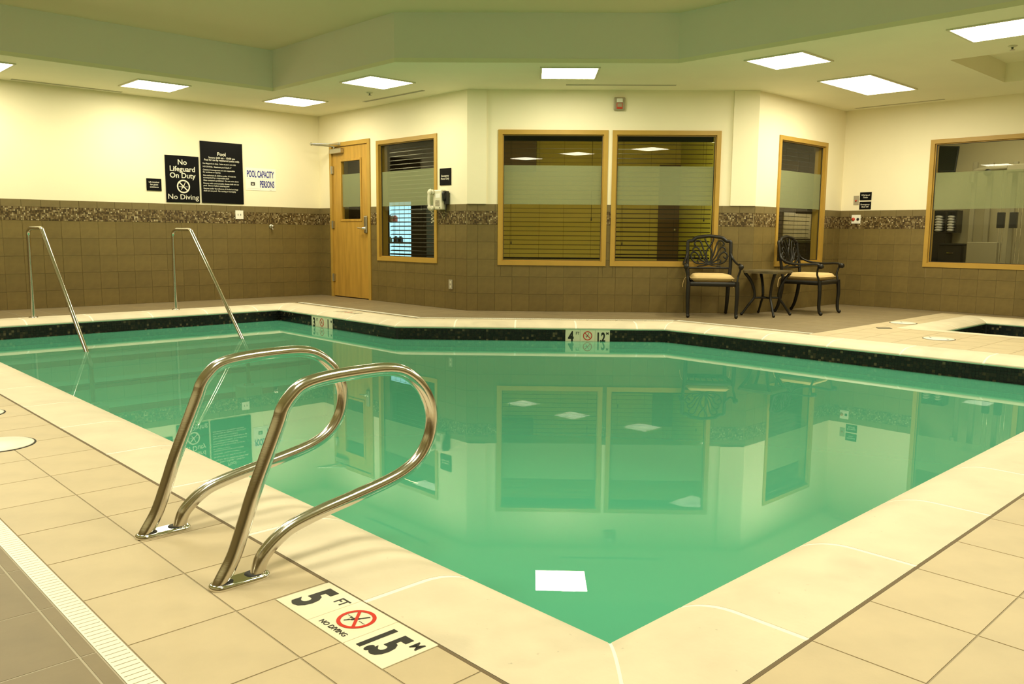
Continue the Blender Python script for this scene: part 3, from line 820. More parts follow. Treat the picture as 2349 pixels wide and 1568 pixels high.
lid('round white lid on the beige deck beside the whirlpool corner', 6.56, 1.62, 0.13, slots=((-0.07, -0.05), (0.07, 0.05)))
lid('round white lid behind the whirlpool corner close to the brown deck', 7.75, 2.40, 0.13, slots=((0.06, 0.0),))
q = MB(); q.bbox(-0.07, -0.035, 0, 0.07, 0.035, 0.004, 0.002, 1); o = obj('deck_drain', q, M['vent']); o.matrix_basis = T(7.06, 2.318, 0.0003, -0.8)
tag(o, 'small dark rectangular drain cover in the beige deck near the whirlpool', 'drain')

# ------------------------------------------------------------------ ceiling lights
def troffer(label, x, y, sx=0.6, sy=0.6, rz=0.0, m='diffuser', z=ZC, group='square ceiling light panels'):
    t = thing('ceiling_light', label, 'ceiling light', T(x, y, z, rz), group)
    f = MB(); a, b = sx / 2, sy / 2; w = 0.022
    f.box(-a, -b, -0.012, a, -b + w, -0.0005); f.box(-a, b - w, -0.012, a, b, -0.0005); f.box(-a, -b + w, -0.012, -a + w, b - w, -0.0005); f.box(a - w, -b + w, -0.012, a, b - w, -0.0005)
    obj('frame', f, M['light_frame'], t)
    d = MB(); d.box(-a + w, -b + w, -0.008, a - w, b - w, -0.001, 1); d.mi[0] = 0; obj('diffuser', d, [M[m], M['light_frame']], t)
troffer('glowing square ceiling light cut off at the left edge above the black signs wall', 0.66, 8.85)
troffer('glowing square ceiling light above the wall left of the black signs', 2.415, 8.80)
troffer('glowing square ceiling light above the corner left of the wooden door', 4.107, 8.65)
troffer('glowing square ceiling light above the small window by the phone', 4.06, 6.765)
troffer('glowing square ceiling light facing the fire alarm at the middle of the photo', 5.12, 4.88, rz=-PI / 4)
troffer('glowing square ceiling light between bulkhead and larger light at upper right', 6.10, 2.975)
troffer('glowing oblong ceiling light above the chairs, larger than its neighbours', 7.885, 2.99, 1.22, 0.58)
troffer('glowing square ceiling light cut off at the top right edge', 6.165, 1.2)
UNSEEN = 'glowing square ceiling light behind the camera, seen only as a reflection'
for x, y in ((-0.64, -0.15), (0.95, -0.05), (2.62, -0.28), (4.4, -0.3), (6.165, -0.6), (-0.4, 1.7), (-0.4, 3.4), (-0.4, 5.2), (-0.4, 7.0)):
    troffer(UNSEEN, x, y)

def diffuser_slot(label, x0, y0, x1, y1):
    a, b = Vector((x0, y0, ZC)), Vector((x1, y1, ZC)); L_ = (b - a).length
    t = thing('linear_air_vent', label, 'air vent', T(x0, y0, ZC, math.atan2(y1 - y0, x1 - x0)), 'thin linear air vents in the ceiling')
    f = MB(); f.box(0, -0.028, -0.004, L_, -0.020, -0.0004); f.box(0, 0.020, -0.004, L_, 0.028, -0.0004); f.box(0, -0.004, -0.004, L_, 0.004, -0.0004); obj('vent_frame', f, M['light_frame'], t)
    s = MB(); s.box(0, -0.020, -0.0025, L_, -0.004, -0.0004); s.box(0, 0.004, -0.0025, L_, 0.020, -0.0004); obj('vent_slot', s, M['vent'], t)
diffuser_slot('thin dark linear ceiling vent at left above the plain wall', 1.147, 9.556, 2.314, 9.556)
diffuser_slot('thin dark linear ceiling vent above the small window by the phone', 4.74, 8.041, 4.74, 6.827)
diffuser_slot('thin dark linear ceiling vent above the fire alarm', 5.61, 5.375, 6.47, 4.515)
diffuser_slot('thin dark linear ceiling vent over the corner right of the chairs', 9.44, 3.835, 9.44, 2.754)
def sprinkler(label, x, y):
    t = thing('sprinkler_head', label, 'sprinkler', T(x, y, ZC), 'small ceiling sprinkler heads')
    obj('escutcheon', MB().lathe([(0.038, -0.0005), (0.034, -0.008), (0.015, -0.012)], 18), M['light_frame'], t)
    k = MB(); k.lathe([(0.009, -0.010), (0.009, -0.03), (0.022, -0.034), (0.022, -0.037)], 12); obj('deflector', k, M['satin'], t)
sprinkler('small sprinkler head in the ceiling at upper right by the recess', 6.873, 1.306)
sprinkler('small sprinkler head in the ceiling near the light over the phone window', 4.393, 7.408)

# ------------------------------------------------------------------ windows and door
def on_wall(name): return wm(WALLS[name])
def window(num, wname, h, mat_inner=None):
    Mx = on_wall(wname)
    t = struct('window_%d' % num, None, None, Mx)
    s0, s1, z0, z1 = h; w = FW; f = MB(); y0, y1 = -0.016, 0.10
    def fr(mb, a, b, c, d, w, y0, y1):            # mitred frame, four pieces
        for (p, q_, r, s) in (((a, c), (b, c), (b - w, c + w), (a + w, c + w)), ((b, c), (b, d), (b - w, d - w), (b - w, c + w)), ((b, d), (a, d), (a + w, d - w), (b - w, d - w)), ((a, d), (a, c), (a + w, c + w), (a + w, d - w))):
            vs = [(x, y0, z) for x, z in (p, q_, r, s)] + [(x, y1, z) for x, z in (p, q_, r, s)]
            mb.add(vs, [(0, 1, 2, 3), (7, 6, 5, 4), (0, 4, 5, 1), (1, 5, 6, 2), (2, 6, 7, 3), (3, 7, 4, 0)])
        return mb
    obj('window_frame', fr(MB(), s0, s1, z0, z1, w, y0, 0.0), M['frame'], t)
    jm = MB(); fr(jm, s0 + 0.0355, s1 - 0.0355, z0 + 0.0355, z1 - 0.0355, 0.0145, 0.0005, 0.132); obj('jamb_lining', jm, M['frame'], t)
    obj('glazing_bead', fr(MB(), s0 + w, s1 - w, z0 + w, z1 - w, 0.012, 0.012, 0.032), M['frame'], t)
    obj('gasket', fr(MB(), s0 + w + 0.012, s1 - w - 0.012, z0 + w + 0.012, z1 - w - 0.012, 0.006, 0.026, 0.034), M['bead'], t)
    e = w + 0.004
    g = MB(); g.box(s0 + e, 0.036, z0 + e, s1 - e, 0.042, z1 - e); obj('glass_pane', g, M['glass'], t)
    g = MB(); g.box(s0 + e, 0.0345, 1.255, s1 - e, 0.0356, 1.702); obj('frosted_band', g, M['frost'], t, label='pale frosted film across the glass')
    return t
window(1, 'wall_back_left', win1); window(2, 'wall_back', win2); window(3, 'wall_back', win3)
window(4, 'wall_back_right', win4); window(5, 'wall_right', win5)

def blind(label, wname, h, zbot, tilt, pulls=(0.14,), step=0.0535):
    s0, s1 = h[0] + FW + 0.003, h[1] - FW - 0.003
    t = thing('window_blind', label, 'blind', on_wall(wname) @ T((s0 + s1) / 2, 0.18, 0), 'dark slatted blinds behind the windows')
    hw = (s1 - s0) / 2
    b = MB(); b.bbox(-hw, -0.028, h[3] - FW - 0.055, hw, 0.028, h[3] - FW + 0.01, 0.004, 1); obj('head_rail', b, M['slat'], t)
    sl = MB(); c, s = math.cos(tilt), math.sin(tilt); d = 0.025; e = 0.0014
    pr = [(-d, -e), (-d * 0.3, e * 1.2), (d * 0.3, e * 1.2), (d, -e), (d * 0.3, e * 1.2 - 0.0026), (-d * 0.3, e * 1.2 - 0.0026)]
    pr = [(y * c - z * s, y * s + z * c) for y, z in pr]; k = len(pr)
    sl.add([(-hw, y, z) for y, z in pr] + [(hw, y, z) for y, z in pr], [(i, (i + 1) % k, (i + 1) % k + k, i + k) for i in range(k)] + [tuple(range(k - 1, -1, -1)), tuple(range(k, 2 * k))])
    me = mesh_of('slat', sl, M['slat']); z = h[3] - FW - 0.09
    while z > zbot + 0.03: link('slat', me, t, Matrix.Translation((0, 0, z))); z -= step
    b = MB(); b.bbox(-hw, -0.026, zbot, hw, 0.026, zbot + 0.018, 0.004, 1); obj('bottom_rail', b, M['slat'], t)
    for x in (-hw * 0.85, -hw * 0.26, hw * 0.24, hw * 0.8):
        obj('ladder_cord', MB().tube([(x, -0.026, zbot + 0.01), (x, -0.026, h[3] - 0.08)], 0.0011, 5), M['slat'], t)
    for x in pulls:
        k = obj('pull_cord', MB().tube([(-hw + x, -0.034, 0.80 + x * 0.3), (-hw + x, -0.034, h[3] - 0.08)], 0.0012, 5), M['slat'], t)
        obj('cord_tassel', MB().lathe([(0.003, 0.80 + x * 0.3), (0.008, 0.77 + x * 0.3), (0.006, 0.755 + x * 0.3)], 10, (-hw + x, -0.034, 0)), M['black'], k)
blind('dark slatted blind behind the small window beside the phone', 'wall_back_left', win1, 0.62, 0.30)
blind('dark slatted blind behind the left window of the central pair', 'wall_back', win2, 0.615, 0.09, (0.1, 1.05))
blind('dark slatted blind behind the right window of the central pair', 'wall_back', win3, 0.63, 0.24, (0.1, 1.06))
blind('dark slatted blind behind the narrow window by the chairs', 'wall_back_right', win4, 0.62, 0.14)

# door
Md = on_wall('wall_back_left')
dr = struct('door_1', None, None, Md)
a, b, zt = door[0], door[1], door[3]; w = 0.055
f = MB(); f.box(a, -0.018, 0, a + w, 0.10, zt); f.box(b - w, -0.018, 0, b, 0.10, zt); f.box(a + w, -0.018, zt - w, b - w, 0.10, zt); obj('door_frame', f, M['frame'], dr)
g0, g1, gz0, gz1 = YW - 9.136, YW - 8.60, 1.063, 1.917
lf = MB(); la, lb, lz = a + w + 0.003, b - w - 0.003, zt - w - 0.003
gi = (g0 + 0.03, g1 - 0.03, gz0 + 0.03, gz1 - 0.03)
for r in cut_rects((la, lb, 0.012, lz), [gi]): lf.box(r[0], 0.004, r[2], r[1], 0.048, r[3])
leaf = obj('door_leaf', lf, M['wood'], dr)
tr = MB()
for r in cut_rects((g0, g1, gz0, gz1), [(g0 + 0.032, g1 - 0.032, gz0 + 0.032, gz1 - 0.032)]): tr.bbox(r[0], -0.006, r[2], r[1], 0.006, r[3], 0.003, 1)
obj('vision_trim', tr, M['wood'], dr)
g = MB(); g.box(gi[0], 0.022, gi[2], gi[1], 0.028, gi[3]); gl = obj('glass_pane', g, M['glass'], dr)
g = MB(); g.box(gi[0] + 0.003, 0.0195, 1.262, gi[1] - 0.003, 0.0212, 1.71); obj('frosted_band', g, M['frost'], gl)
hx = b - w - 0.065
h = MB(); h.bbox(hx - 0.036, -0.022, 0.90, hx + 0.036, 0.003, 1.135, 0.016, 3); lk = obj('lock_case', h, M['satin'], dr)
h = MB(); h.lathe([(0.024, 0.0), (0.024, 0.012), (0.012, 0.016), (0.012, 0.045)], 18, (hx, -0.022, 0.965), 'y'); h.tube(smooth_path([(hx, -0.062, 0.965), (hx - 0.03, -0.064, 0.967), (hx - 0.08, -0.062, 0.969), (hx - 0.125, -0.055, 0.974)], 4), [0.010] * 13, 10); obj('lever_handle', h, M['chrome'], lk)
for z in (0.27, 1.02, 1.78):
    h = MB(); h.tube([(a + w - 0.002, -0.022, z - 0.055), (a + w - 0.002, -0.022, z + 0.055)], 0.008, 10); h.box(a + w - 0.002, -0.0195, z - 0.052, a + w + 0.03, 0.0, z + 0.052); obj('hinge', h, M['satin'], dr)
h = MB(); h.bbox(a + w + 0.02, -0.06, 2.0, a + w + 0.30, 0.003, 2.065, 0.008, 2); cl = obj('door_closer', h, M['satin'], dr)
h = MB(); ax = a + w + 0.10
h.lathe([(0.013, 0), (0.013, 0.035)], 12, (ax, -0.03, 2.064)); h.tube([(ax, -0.03, 2.098), (ax - 0.10, -0.33, 2.112)], 0.011, 8); h.tube([(ax - 0.10, -0.33, 2.118), (ax + 0.12, -0.022, 2.125)], 0.009, 8); h.ball((ax - 0.10, -0.33, 2.115), 0.02); h.bbox(ax + 0.09, -0.028, 2.11, ax + 0.15, -0.017, 2.145, 0.003, 1)
obj('closer_arm', h, M['satin'], cl)

# ------------------------------------------------------------------ signs and fittings on the walls
Ml = on_wall('wall_left'); SX = -XN      # local x = X + 3
def plate(name, label, cat, Mw, s0, s1, z0, z1, m, d=0.012, b=0.002, group=None, base=0.0):
    t = thing(name, label, cat, Mw @ T((s0 + s1) / 2, -base, (z0 + z1) / 2), group)
    p = MB(); hw, hh = (s1 - s0) / 2, (z1 - z0) / 2; p.bbox(-hw, -d, -hh, hw, -0.0005, hh, b, 1)
    pl = obj('plate', p, m, t)
    return t, hw, hh, d
SIGNS = 'black notice plates on the pool hall walls'
def words(t, lines, d, m=None, name='lettering'):
    mb = MB()
    for (txt, size, x, z, al, bold, sx) in lines: mb.join(place(text_mb(txt, size, al, bold, sx), x, -d - 0.0008, z))
    obj(name, mb, m or M['sign_text'], t)
t, hw, hh, d = plate('wall_sign', 'small black sign reading Lift receiver for guest assistance', 'sign', Ml, SX + 2.597, SX + 2.781, 1.409, 1.558, M['sign_black'], group=SIGNS)
words(t, [('Lift receiver', 0.027, 0, 0.022, 'CENTER', 0.0003, 1), ('for guest', 0.027, 0, -0.008, 'CENTER', 0.0003, 1), ('assistance', 0.027, 0, -0.038, 'CENTER', 0.0003, 1)], d)
t, hw, hh, d = plate('wall_sign', 'black sign reading No Lifeguard On Duty, No Diving', 'sign', Ml, SX + 2.836, SX + 3.27, 1.274, 1.863, M['sign_black'], 0.014, group=SIGNS)
words(t, [('No', 0.092, 0, 0.183, 'CENTER', 0.0012, 1.0), ('Lifeguard', 0.092, 0, 0.098, 'CENTER', 0.0012, 0.98), ('On Duty', 0.092, 0, 0.015, 'CENTER', 0.0012, 1.0), ('No Diving', 0.092, 0, -0.255, 'CENTER', 0.0003, 1.05)], d)
sy = no_diving(0.085, 0, 0); obj('no_diving_symbol', place(sy, 0.005, -d - 0.0006, -0.092), M['sign_text'], t)
t, hw, hh, d = plate('wall_sign', 'tall black sign headed Pool with lines of house rules', 'sign', Ml, SX + 3.297, SX + 3.875, 1.277, 2.072, M['sign_black'], 0.014, group=SIGNS)
rules = [('No lifeguard on duty.  Swim at your own risk', 0.105), ("NO DIVING.  Maximum pool depth: 5'", 0.063), ('Owners & management are not responsible', 0.023), ('for accidents or injuries', -0.007), ('Non-swimmers & children under 14 must be', -0.048), ('accompanied by a responsible adult', -0.078), ('Glass containers prohibited.  Do not swim alone', -0.112), ('Persons with communicable disease shall not use', -0.150), ('pool.  Shower before entering pool', -0.180), ('Persons under the influence of alcohol or drugs', -0.217), ('shall not use pool.  No running or horseplay', -0.247)]
words(t, [('Pool', 0.066, -0.005, 0.22, 'CENTER', 0.001, 1), ('hours: 6:00 am - 10:00 pm', 0.034, 0, 0.182, 'CENTER', 0.0006, 1), ('Pool for use by registered guests only.', 0.034, 0, 0.15, 'CENTER', 0.0006, 0.92)] + [(a_, 0.0265, -hw + 0.025, z_, 'LEFT', 0.0002, 0.93) for a_, z_ in rules], d)
t, hw, hh, d = plate('wall_sign', 'white sign reading Pool Capacity Persons in blue letters', 'sign', Ml, SX + 3.915, SX + 4.36, 1.468, 1.768, M['sign_white'], 0.004, 0.001)
words(t, [('POOL CAPACITY', 0.125, -0.005, 0.028, 'CENTER', 0.0035, 0.415), ('PERSONS', 0.125, 0.09, -0.105, 'CENTER', 0.0035, 0.415)], d, M['blue_print'])
q = MB(); q.box(-0.15, -d - 0.0008, -0.085, -0.09, -d, -0.04); pb = obj('number_patch', q, M['black_print'], t)
q = MB(); q.box(-0.137, -d - 0.0012, -0.058, -0.105, -d, -0.053); q.box(-0.135, -d - 0.0012, -0.074, -0.107, -d, -0.066); obj('patch_mark', q, M['sign_white'], pb)
q = MB(); q.box(-0.2, -d - 0.0005, 0.003, 0.19, -d, 0.0055); q.box(-0.2, -d - 0.0005, -0.128, 0.0, -d, -0.1255); q.box(0.125, -d - 0.0005, -0.14, 0.155, -d, -0.135); obj('printed_rule', q, M['grey_print'], t)
t, hw, hh, d = plate('wall_outlet', 'square white socket plate in the mosaic band below the signs', 'outlet', Ml, SX + 3.75, SX + 3.863, 1.077, 1.191, M['white_plastic'], 0.006, 0.002, base=0.007)
q = MB(); q.box(-0.024, -d - 0.0008, -0.012, -0.016, -d, 0.012); q.box(0.014, -d - 0.0008, -0.012, 0.022, -d, 0.012); obj('socket_slot', q, M['black_slot'], t)
t = thing('wall_spout', 'small round steel wall valve on brown tile left of the door', 'valve', Ml @ T(SX + 4.273, -0.007, 0.984))
obj('rosette', MB().lathe([(0.033, 0), (0.033, 0.004), (0.022, 0.010)], 20, axis='y'), M['satin'], t)
q = MB(); q.lathe([(0.014, 0.008), (0.014, 0.035), (0.018, 0.036), (0.018, 0.05)], 16, axis='y'); q.tube([(0, -0.03, 0), (0, -0.04, -0.045)], 0.007, 8); obj('valve_body', q, M['satin'], t)

t, hw, hh, d = plate('wall_sign', 'black sign reading Emergency Phone Only above the ivory phone', 'sign', Md, YW - 6.901, YW - 6.691, 1.482, 1.681, M['sign_black'], group=SIGNS)
words(t, [('Emergency', 0.032, 0, 0.0, 'CENTER', 0.0004, 1), ('Phone Only', 0.032, 0, -0.034, 'CENTER', 0.0004, 1)], d)
t, hw, hh, d = plate('wall_outlet', 'small pale socket plate low on the brown tile below the phone', 'outlet', Md, YW - 6.732, YW - 6.66, 0.24, 0.354, M['grey_plate'], 0.006, 0.002, base=0.007)
q = MB(); q.box(-0.012, -d - 0.0006, 0.012, 0.012, -d, 0.04); q.box(-0.012, -d - 0.0006, -0.04, 0.012, -d, -0.012); obj('socket_face', q, M['phone'], t)

# phone
px = YW - 6.95
t = thing('wall_phone', 'ivory push button wall phone with handset and black side bracket', 'telephone', Md @ T(px, -0.0095, 1.19))
b = MB(); b.bbox(0.02, -0.085, 0.0, 0.185, -0.001, 0.235, 0.012, 2); obj('phone_body', b, M['phone'], t)
for i in range(4):
    for j in range(3): 
        b = MB(); b.bbox(0.072 + j * 0.028, -0.09, 0.045 + i * 0.018, 0.094 + j * 0.028, -0.084, 0.058 + i * 0.018, 0.0015, 1); obj('phone_key', b, M['grey_plate'], t)
b = MB(); b.box(0.075, -0.0862, 0.14, 0.16, -0.0845, 0.19); obj('label_window', b, M['sign_white'], t)
b = MB(); b.lathe([(0.007, 0), (0.007, 0.004)], 10, (0.155, -0.085, 0.022), 'y'); obj('message_lamp', b, M['black'], t)
hs = smooth_path([(0.03, -0.115, 0.225), (0.022, -0.135, 0.21), (0.018, -0.142, 0.15), (0.018, -0.142, 0.08), (0.022, -0.135, 0.02), (0.03, -0.115, 0.005)], 4)
b = MB(); b.tube(hs, [0.026 if (i < 6 or i > 14) else 0.018 for i in range(len(hs))], 12); b.lathe([(0.03, 0), (0.03, 0.03)], 16, (0.03, -0.088, 0.21), 'y'); b.lathe([(0.03, 0), (0.03, 0.03)], 16, (0.03, -0.088, 0.02), 'y'); obj('handset', b, M['phone'], t)
cord = [(0.022 + 0.006 * math.sin(i * 1.3), -0.09 + 0.02 * math.cos(i * 0.9), 0.0 - i * 0.0065) for i in range(25)]
obj('handset_cord', MB().tube(cord, 0.0055, 6), M['phone'], t)
b = MB(); b.bbox(0.19, -0.05, 0.06, 0.235, -0.001, 0.22, 0.006, 1); b.tube(smooth_path([(0.212, -0.06, 0.21), (0.218, -0.085, 0.19), (0.212, -0.075, 0.13), (0.2, -0.06, 0.11)], 4), 0.014, 8); b.tube([(0.205, -0.03, 0.06), (0.2, -0.03, -0.03)], 0.006, 8); obj('side_bracket', b, M['black'], t, label='black hook bracket')

# fire alarm
t = thing('fire_alarm', 'grey fire alarm strobe with red lower lens above the twin windows', 'alarm', on_wall('wall_back') @ T(DL - 1.60, 0, 2.395))
b = MB(); b.bbox(-0.064, -0.045, -0.073, 0.064, -0.0005, 0.073, 0.012, 2); obj('housing', b, M['alarm_grey'], t)
b = MB(); b.bbox(-0.034, -0.068, 0.012, 0.034, -0.0445, 0.058, 0.008, 2); obj('strobe_lens', b, M['alarm_lens'], t)
b = MB(); b.bbox(-0.034, -0.058, -0.06, 0.034, -0.0445, 0.008, 0.004, 1); sp = obj('sounder', b, M['red_plastic'], t)
b = MB(); b.box(-0.027, -0.0588, -0.038, 0.027, -0.0575, 0.002); obj('sounder_grille', b, M['alarm_grey'], sp)

Mr = on_wall('wall_right')
t, hw, hh, d = plate('wall_sign', 'small black sign reading Whirlpool Timer beside the grey switch', 'sign', Mr, YWR - 3.785, YWR - 3.632, 1.387, 1.490, M['sign_black'], 0.008, group=SIGNS)
words(t, [('Whirlpool', 0.027, 0, 0.005, 'CENTER', 0.0003, 1), ('Timer', 0.027, 0, -0.025, 'CENTER', 0.0003, 1)], d)
t, hw, hh, d = plate('wall_sign', 'small black sign reading Emergency Shut Off above the red button', 'sign', Mr, YWR - 3.785, YWR - 3.632, 1.268, 1.368, M['sign_black'], 0.008, group=SIGNS)
words(t, [('Emergency', 0.027, 0, 0.005, 'CENTER', 0.0003, 1), ('Shut Off', 0.027, 0, -0.025, 'CENTER', 0.0003, 1)], d)
t, hw, hh, d = plate('timer_switch', 'small grey timer switch plate left of two black signs', 'switch', Mr, YWR - 3.868, YWR - 3.797, 1.326, 1.447, M['grey_plate'], 0.006)
obj('timer_knob', MB().lathe([(0.012, 0), (0.010, 0.014)], 14, (0, -d, -0.005), 'y'), M['red_plastic'], t)
t, hw, hh, d = plate('emergency_switch', 'white switch plate with red and black buttons in the mosaic band', 'switch', Mr, YWR - 3.876, YWR - 3.755, 1.082, 1.197, M['white_plastic'], 0.008, base=0.007)
obj('red_button', MB().lathe([(0.021, 0), (0.021, 0.012), (0.015, 0.018)], 18, (-0.033, -d, 0), 'y'), M['red_plastic'], t, label='red mushroom button')
obj('black_button', MB().lathe([(0.017, 0), (0.017, 0.009), (0.012, 0.013)], 18, (0.027, -d, 0), 'y'), M['black'], t, label='black round button')
q = MB(); q.box(-0.04, -d - 0.0006, -0.047, 0.04, -d, -0.044); obj('printed_rule', q, M['grey_print'], t)

# ------------------------------------------------------------------ patio chairs and table
def spiral(cx, cz, r0, r1, a0, a1, y, n=14):
    return [(cx + (r0 + (r1 - r0) * i / n) * math.cos(a0 + (a1 - a0) * i / n), y, cz + (r0 + (r1 - r0) * i / n) * math.sin(a0 + (a1 - a0) * i / n)) for i in range(n + 1)]
def build_chair(label):
    t = thing('patio_chair', label, 'chair', Matrix(), 'dark cast metal patio armchairs')
    I = M['iron']
    for s in (-1, 1):
        p = smooth_path([(s * 0.262, -0.262, 0.40), (s * 0.268, -0.272, 0.26), (s * 0.264, -0.268, 0.12), (s * 0.262, -0.276, 0.045), (s * 0.262, -0.292, 0.014)], 5)
        b = MB().tube(p, [0.025 - 0.009 * i / (len(p) - 1) for i in range(len(p))], 8); b.ball((s * 0.262, -0.296, 0.021), 0.021); obj('leg', b, I, t)
        p = smooth_path([(s * 0.225, 0.205, 0.40), (s * 0.225, 0.215, 0.26), (s * 0.222, 0.245, 0.11), (s * 0.22, 0.275, 0.035), (s * 0.22, 0.285, 0.014)], 5)
        b = MB().tube(p, [0.025 - 0.009 * i / (len(p) - 1) for i in range(len(p))], 8); b.ball((s * 0.22, 0.287, 0.02), 0.02); obj('leg', b, I, t)
    b = MB(); b.tube(fillet([(-0.26, -0.258, 0.375), (0.26, -0.258, 0.375), (0.228, 0.21, 0.375), (-0.228, 0.21, 0.375), (-0.26, -0.258, 0.375)], 0.01, 2), 0.017, 8, flat=1.5)
    for i in range(7): x = -0.2 + i * 0.0667; b.tube([(x * 1.05, -0.25, 0.383), (x * 0.95, 0.2, 0.383)], 0.006, 6)
    obj('seat_frame', b, I, t)
    # back: leaning plane
    lean = lambda z: 0.20 + (z - 0.40) * 0.13 + max(0, z - 0.7) * 0.10
    B = lambda x, z, dy=0: (x, lean(z) + dy, z)
    hw = 0.245
    fr = fillet([B(-0.228, 0.37), B(-hw, 0.56), B(-hw, 0.845), B(-hw + 0.05, 0.845), B(-0.15, 0.885), B(0, 0.905), B(0.15, 0.885), B(hw - 0.05, 0.845), B(hw, 0.845), B(hw, 0.56), B(0.228, 0.37)], [0.05, 0.03, 0.02, 0.06, 0.15, 0.06, 0.02, 0.03, 0.05], 4)
    b = MB().tube(fr, 0.0175, 8, flat=1.15); bk = obj('back_frame', b, I, t)
    obj('lower_rail', MB().tube([B(-hw + 0.01, 0.535), B(hw - 0.01, 0.535)], 0.012, 8), I, bk)
    def sc(pts, r=0.0092): obj('scroll', MB().tube(smooth_path([B(x, z) for x, z in pts], 4), [r] * ((len(pts) - 1) * 4 + 1), 6), I, bk)
    for s in (-1, 1):
        sc([(0, 0.585), (s * 0.03, 0.66), (s * 0.025, 0.74), (s * -0.03, 0.82), (s * -0.05, 0.875)], 0.0095)
        sc([(0, 0.585), (s * 0.045, 0.68), (s * 0.075, 0.78), (s * 0.105, 0.845), (s * 0.15, 0.845), (s * 0.168, 0.81), (s * 0.15, 0.795)])
        sc([(0, 0.58), (s * 0.07, 0.66), (s * 0.105, 0.735), (s * 0.14, 0.775), (s * 0.178, 0.762), (s * 0.182, 0.73), (s * 0.16, 0.728)])
        sc([(0, 0.578), (s * 0.09, 0.63), (s * 0.125, 0.69), (s * 0.165, 0.718), (s * 0.20, 0.70), (s * 0.205, 0.665), (s * 0.18, 0.65), (s * 0.162, 0.672)])
        sc([(0, 0.575), (s * 0.07, 0.585), (s * 0.14, 0.59), (s * 0.185, 0.62), (s * 0.215, 0.68)])
        sc([(s * 0.085, 0.62), (s * 0.12, 0.635), (s * 0.135, 0.61), (s * 0.115, 0.60)], 0.006)
        sc([(0, 0.575), (s * 0.06, 0.562), (s * 0.11, 0.558), (s * 0.135, 0.548)], 0.0065)
        # arm
        p = smooth_path([B(s * 0.245, 0.70), (s * 0.268, 0.21, 0.645), (s * 0.293, 0.11, 0.60), (s * 0.303, -0.04, 0.585), (s * 0.298, -0.19, 0.592), (s * 0.295, -0.25, 0.588), (s * 0.295, -0.27, 0.57)], 5)
        b = MB().tube(p, 0.0155, 8, flat=0.8); b.ball((s * 0.295, -0.285, 0.567), 0.03); b.lathe([(0.026, -0.022), (0.026, 0.022)], 14, (s * 0.295, -0.275, 0.567), 'x')
        p = smooth_path([(s * 0.295, -0.262, 0.575), (s * 0.293, -0.245, 0.53), (s * 0.277, -0.235, 0.47), (s * 0.268, -0.25, 0.42), (s * 0.262, -0.26, 0.37)], 5)
        b.tube(p, 0.012, 8); obj('arm', b, I, t)
    return t
def seat_cushion(label, Mx):
    t = thing('seat_cushion', label, 'cushion', Mx, 'tan seat cushions')
    n = 14; vs = []; fs = []
    def row(sz):
        out = []
        for i in range(n + 1):
            for j in range(n + 1):
                u, v = i / n * 2 - 1, j / n * 2 - 1
                wx = 0.226 + 0.010 * (-v)
                e = 1 - max(abs(u), abs(v)) ** 5
                x = u * wx * (1 - 0.02 * abs(v) ** 4); y = v * 0.225 * (1 - 0.02 * abs(u) ** 4) - 0.022
                out.append((x, y, 0.438 + sz * (0.006 + 0.040 * max(0, e) ** 0.45)))
        return out
    vs = row(1) + row(-1); k = (n + 1) ** 2
    for i in range(n):
        for j in range(n):
            a = i * (n + 1) + j; fs.append((a, a + n + 1, a + n + 2, a + 1)); fs.append((k + a, k + a + 1, k + a + n + 2, k + a + n + 1))
    ed = [i * (n + 1) for i in range(n + 1)]; e2 = [n * (n + 1) + j for j in range(n + 1)]; e3 = [i * (n + 1) + n for i in range(n, -1, -1)]; e4 = [j for j in range(n, -1, -1)]
    loop = ed[:-1] + e2[:-1] + e3[:-1] + e4[:-1]; m = len(loop)
    for i in range(m): fs.append((loop[i], loop[i] + k, loop[(i + 1) % m] + k, loop[(i + 1) % m]))
    b = MB().add(vs, fs, 0, True); obj('pad', b, M['cushion'], t)
    pip = [Vector(vs[i]) * 0.5 + Vector(vs[i + k]) * 0.5 for i in loop]
    obj('piping', MB().tube(pip, 0.005, 6, closed=True), M['cushion'], t)
    for s in (-1, 1): obj('tie', MB().tube(smooth_path([(s * 0.22, 0.195, 0.428), (s * 0.262, 0.225, 0.42), (s * 0.285, 0.235, 0.36), (s * 0.29, 0.232, 0.31)], 4), 0.0045, 6), M['cushion'], t)
def copy_tree(o, parent=None):
    c = o.copy(); COL.objects.link(c)
    if parent: c.parent = parent
    for ch in list(o.children): copy_tree(ch, c)
    return c
ch1 = build_chair('dark scroll back patio armchair facing the pool in front of the twin windows')
C1 = T(6.785, 4.185, 0.0, math.radians(-51)); ch1.matrix_basis = C1
ch2 = copy_tree(ch1); C2 = T(8.06, 3.665, 0.0, math.radians(3)); ch2.matrix_basis = C2
ch2['label'] = 'dark scroll back patio armchair turned sideways in front of the narrow window'
seat_cushion('tan cushion on the chair facing the pool', C1)
seat_cushion('tan cushion on the sideways chair by the narrow window', C2)
t = thing('side_table', 'small dark square cast metal table between the two patio chairs', 'table', T(7.355, 3.795, 0, math.radians(2)))
b = MB(); oct_ = [(-0.22, -0.18), (-0.18, -0.22), (0.18, -0.22), (0.22, -0.18), (0.22, 0.18), (0.18, 0.22), (-0.18, 0.22), (-0.22, 0.18)]
b.prism([(x * 1.0, y * 1.0) for x, y in oct_], 0.505, 0.515); b.prism([(x * 0.96, y * 0.96) for x, y in oct_], 0.515, 0.521); b.prism([(x * 0.97, y * 0.97) for x, y in oct_], 0.488, 0.5049); obj('table_top', b, M['table_top'], t)
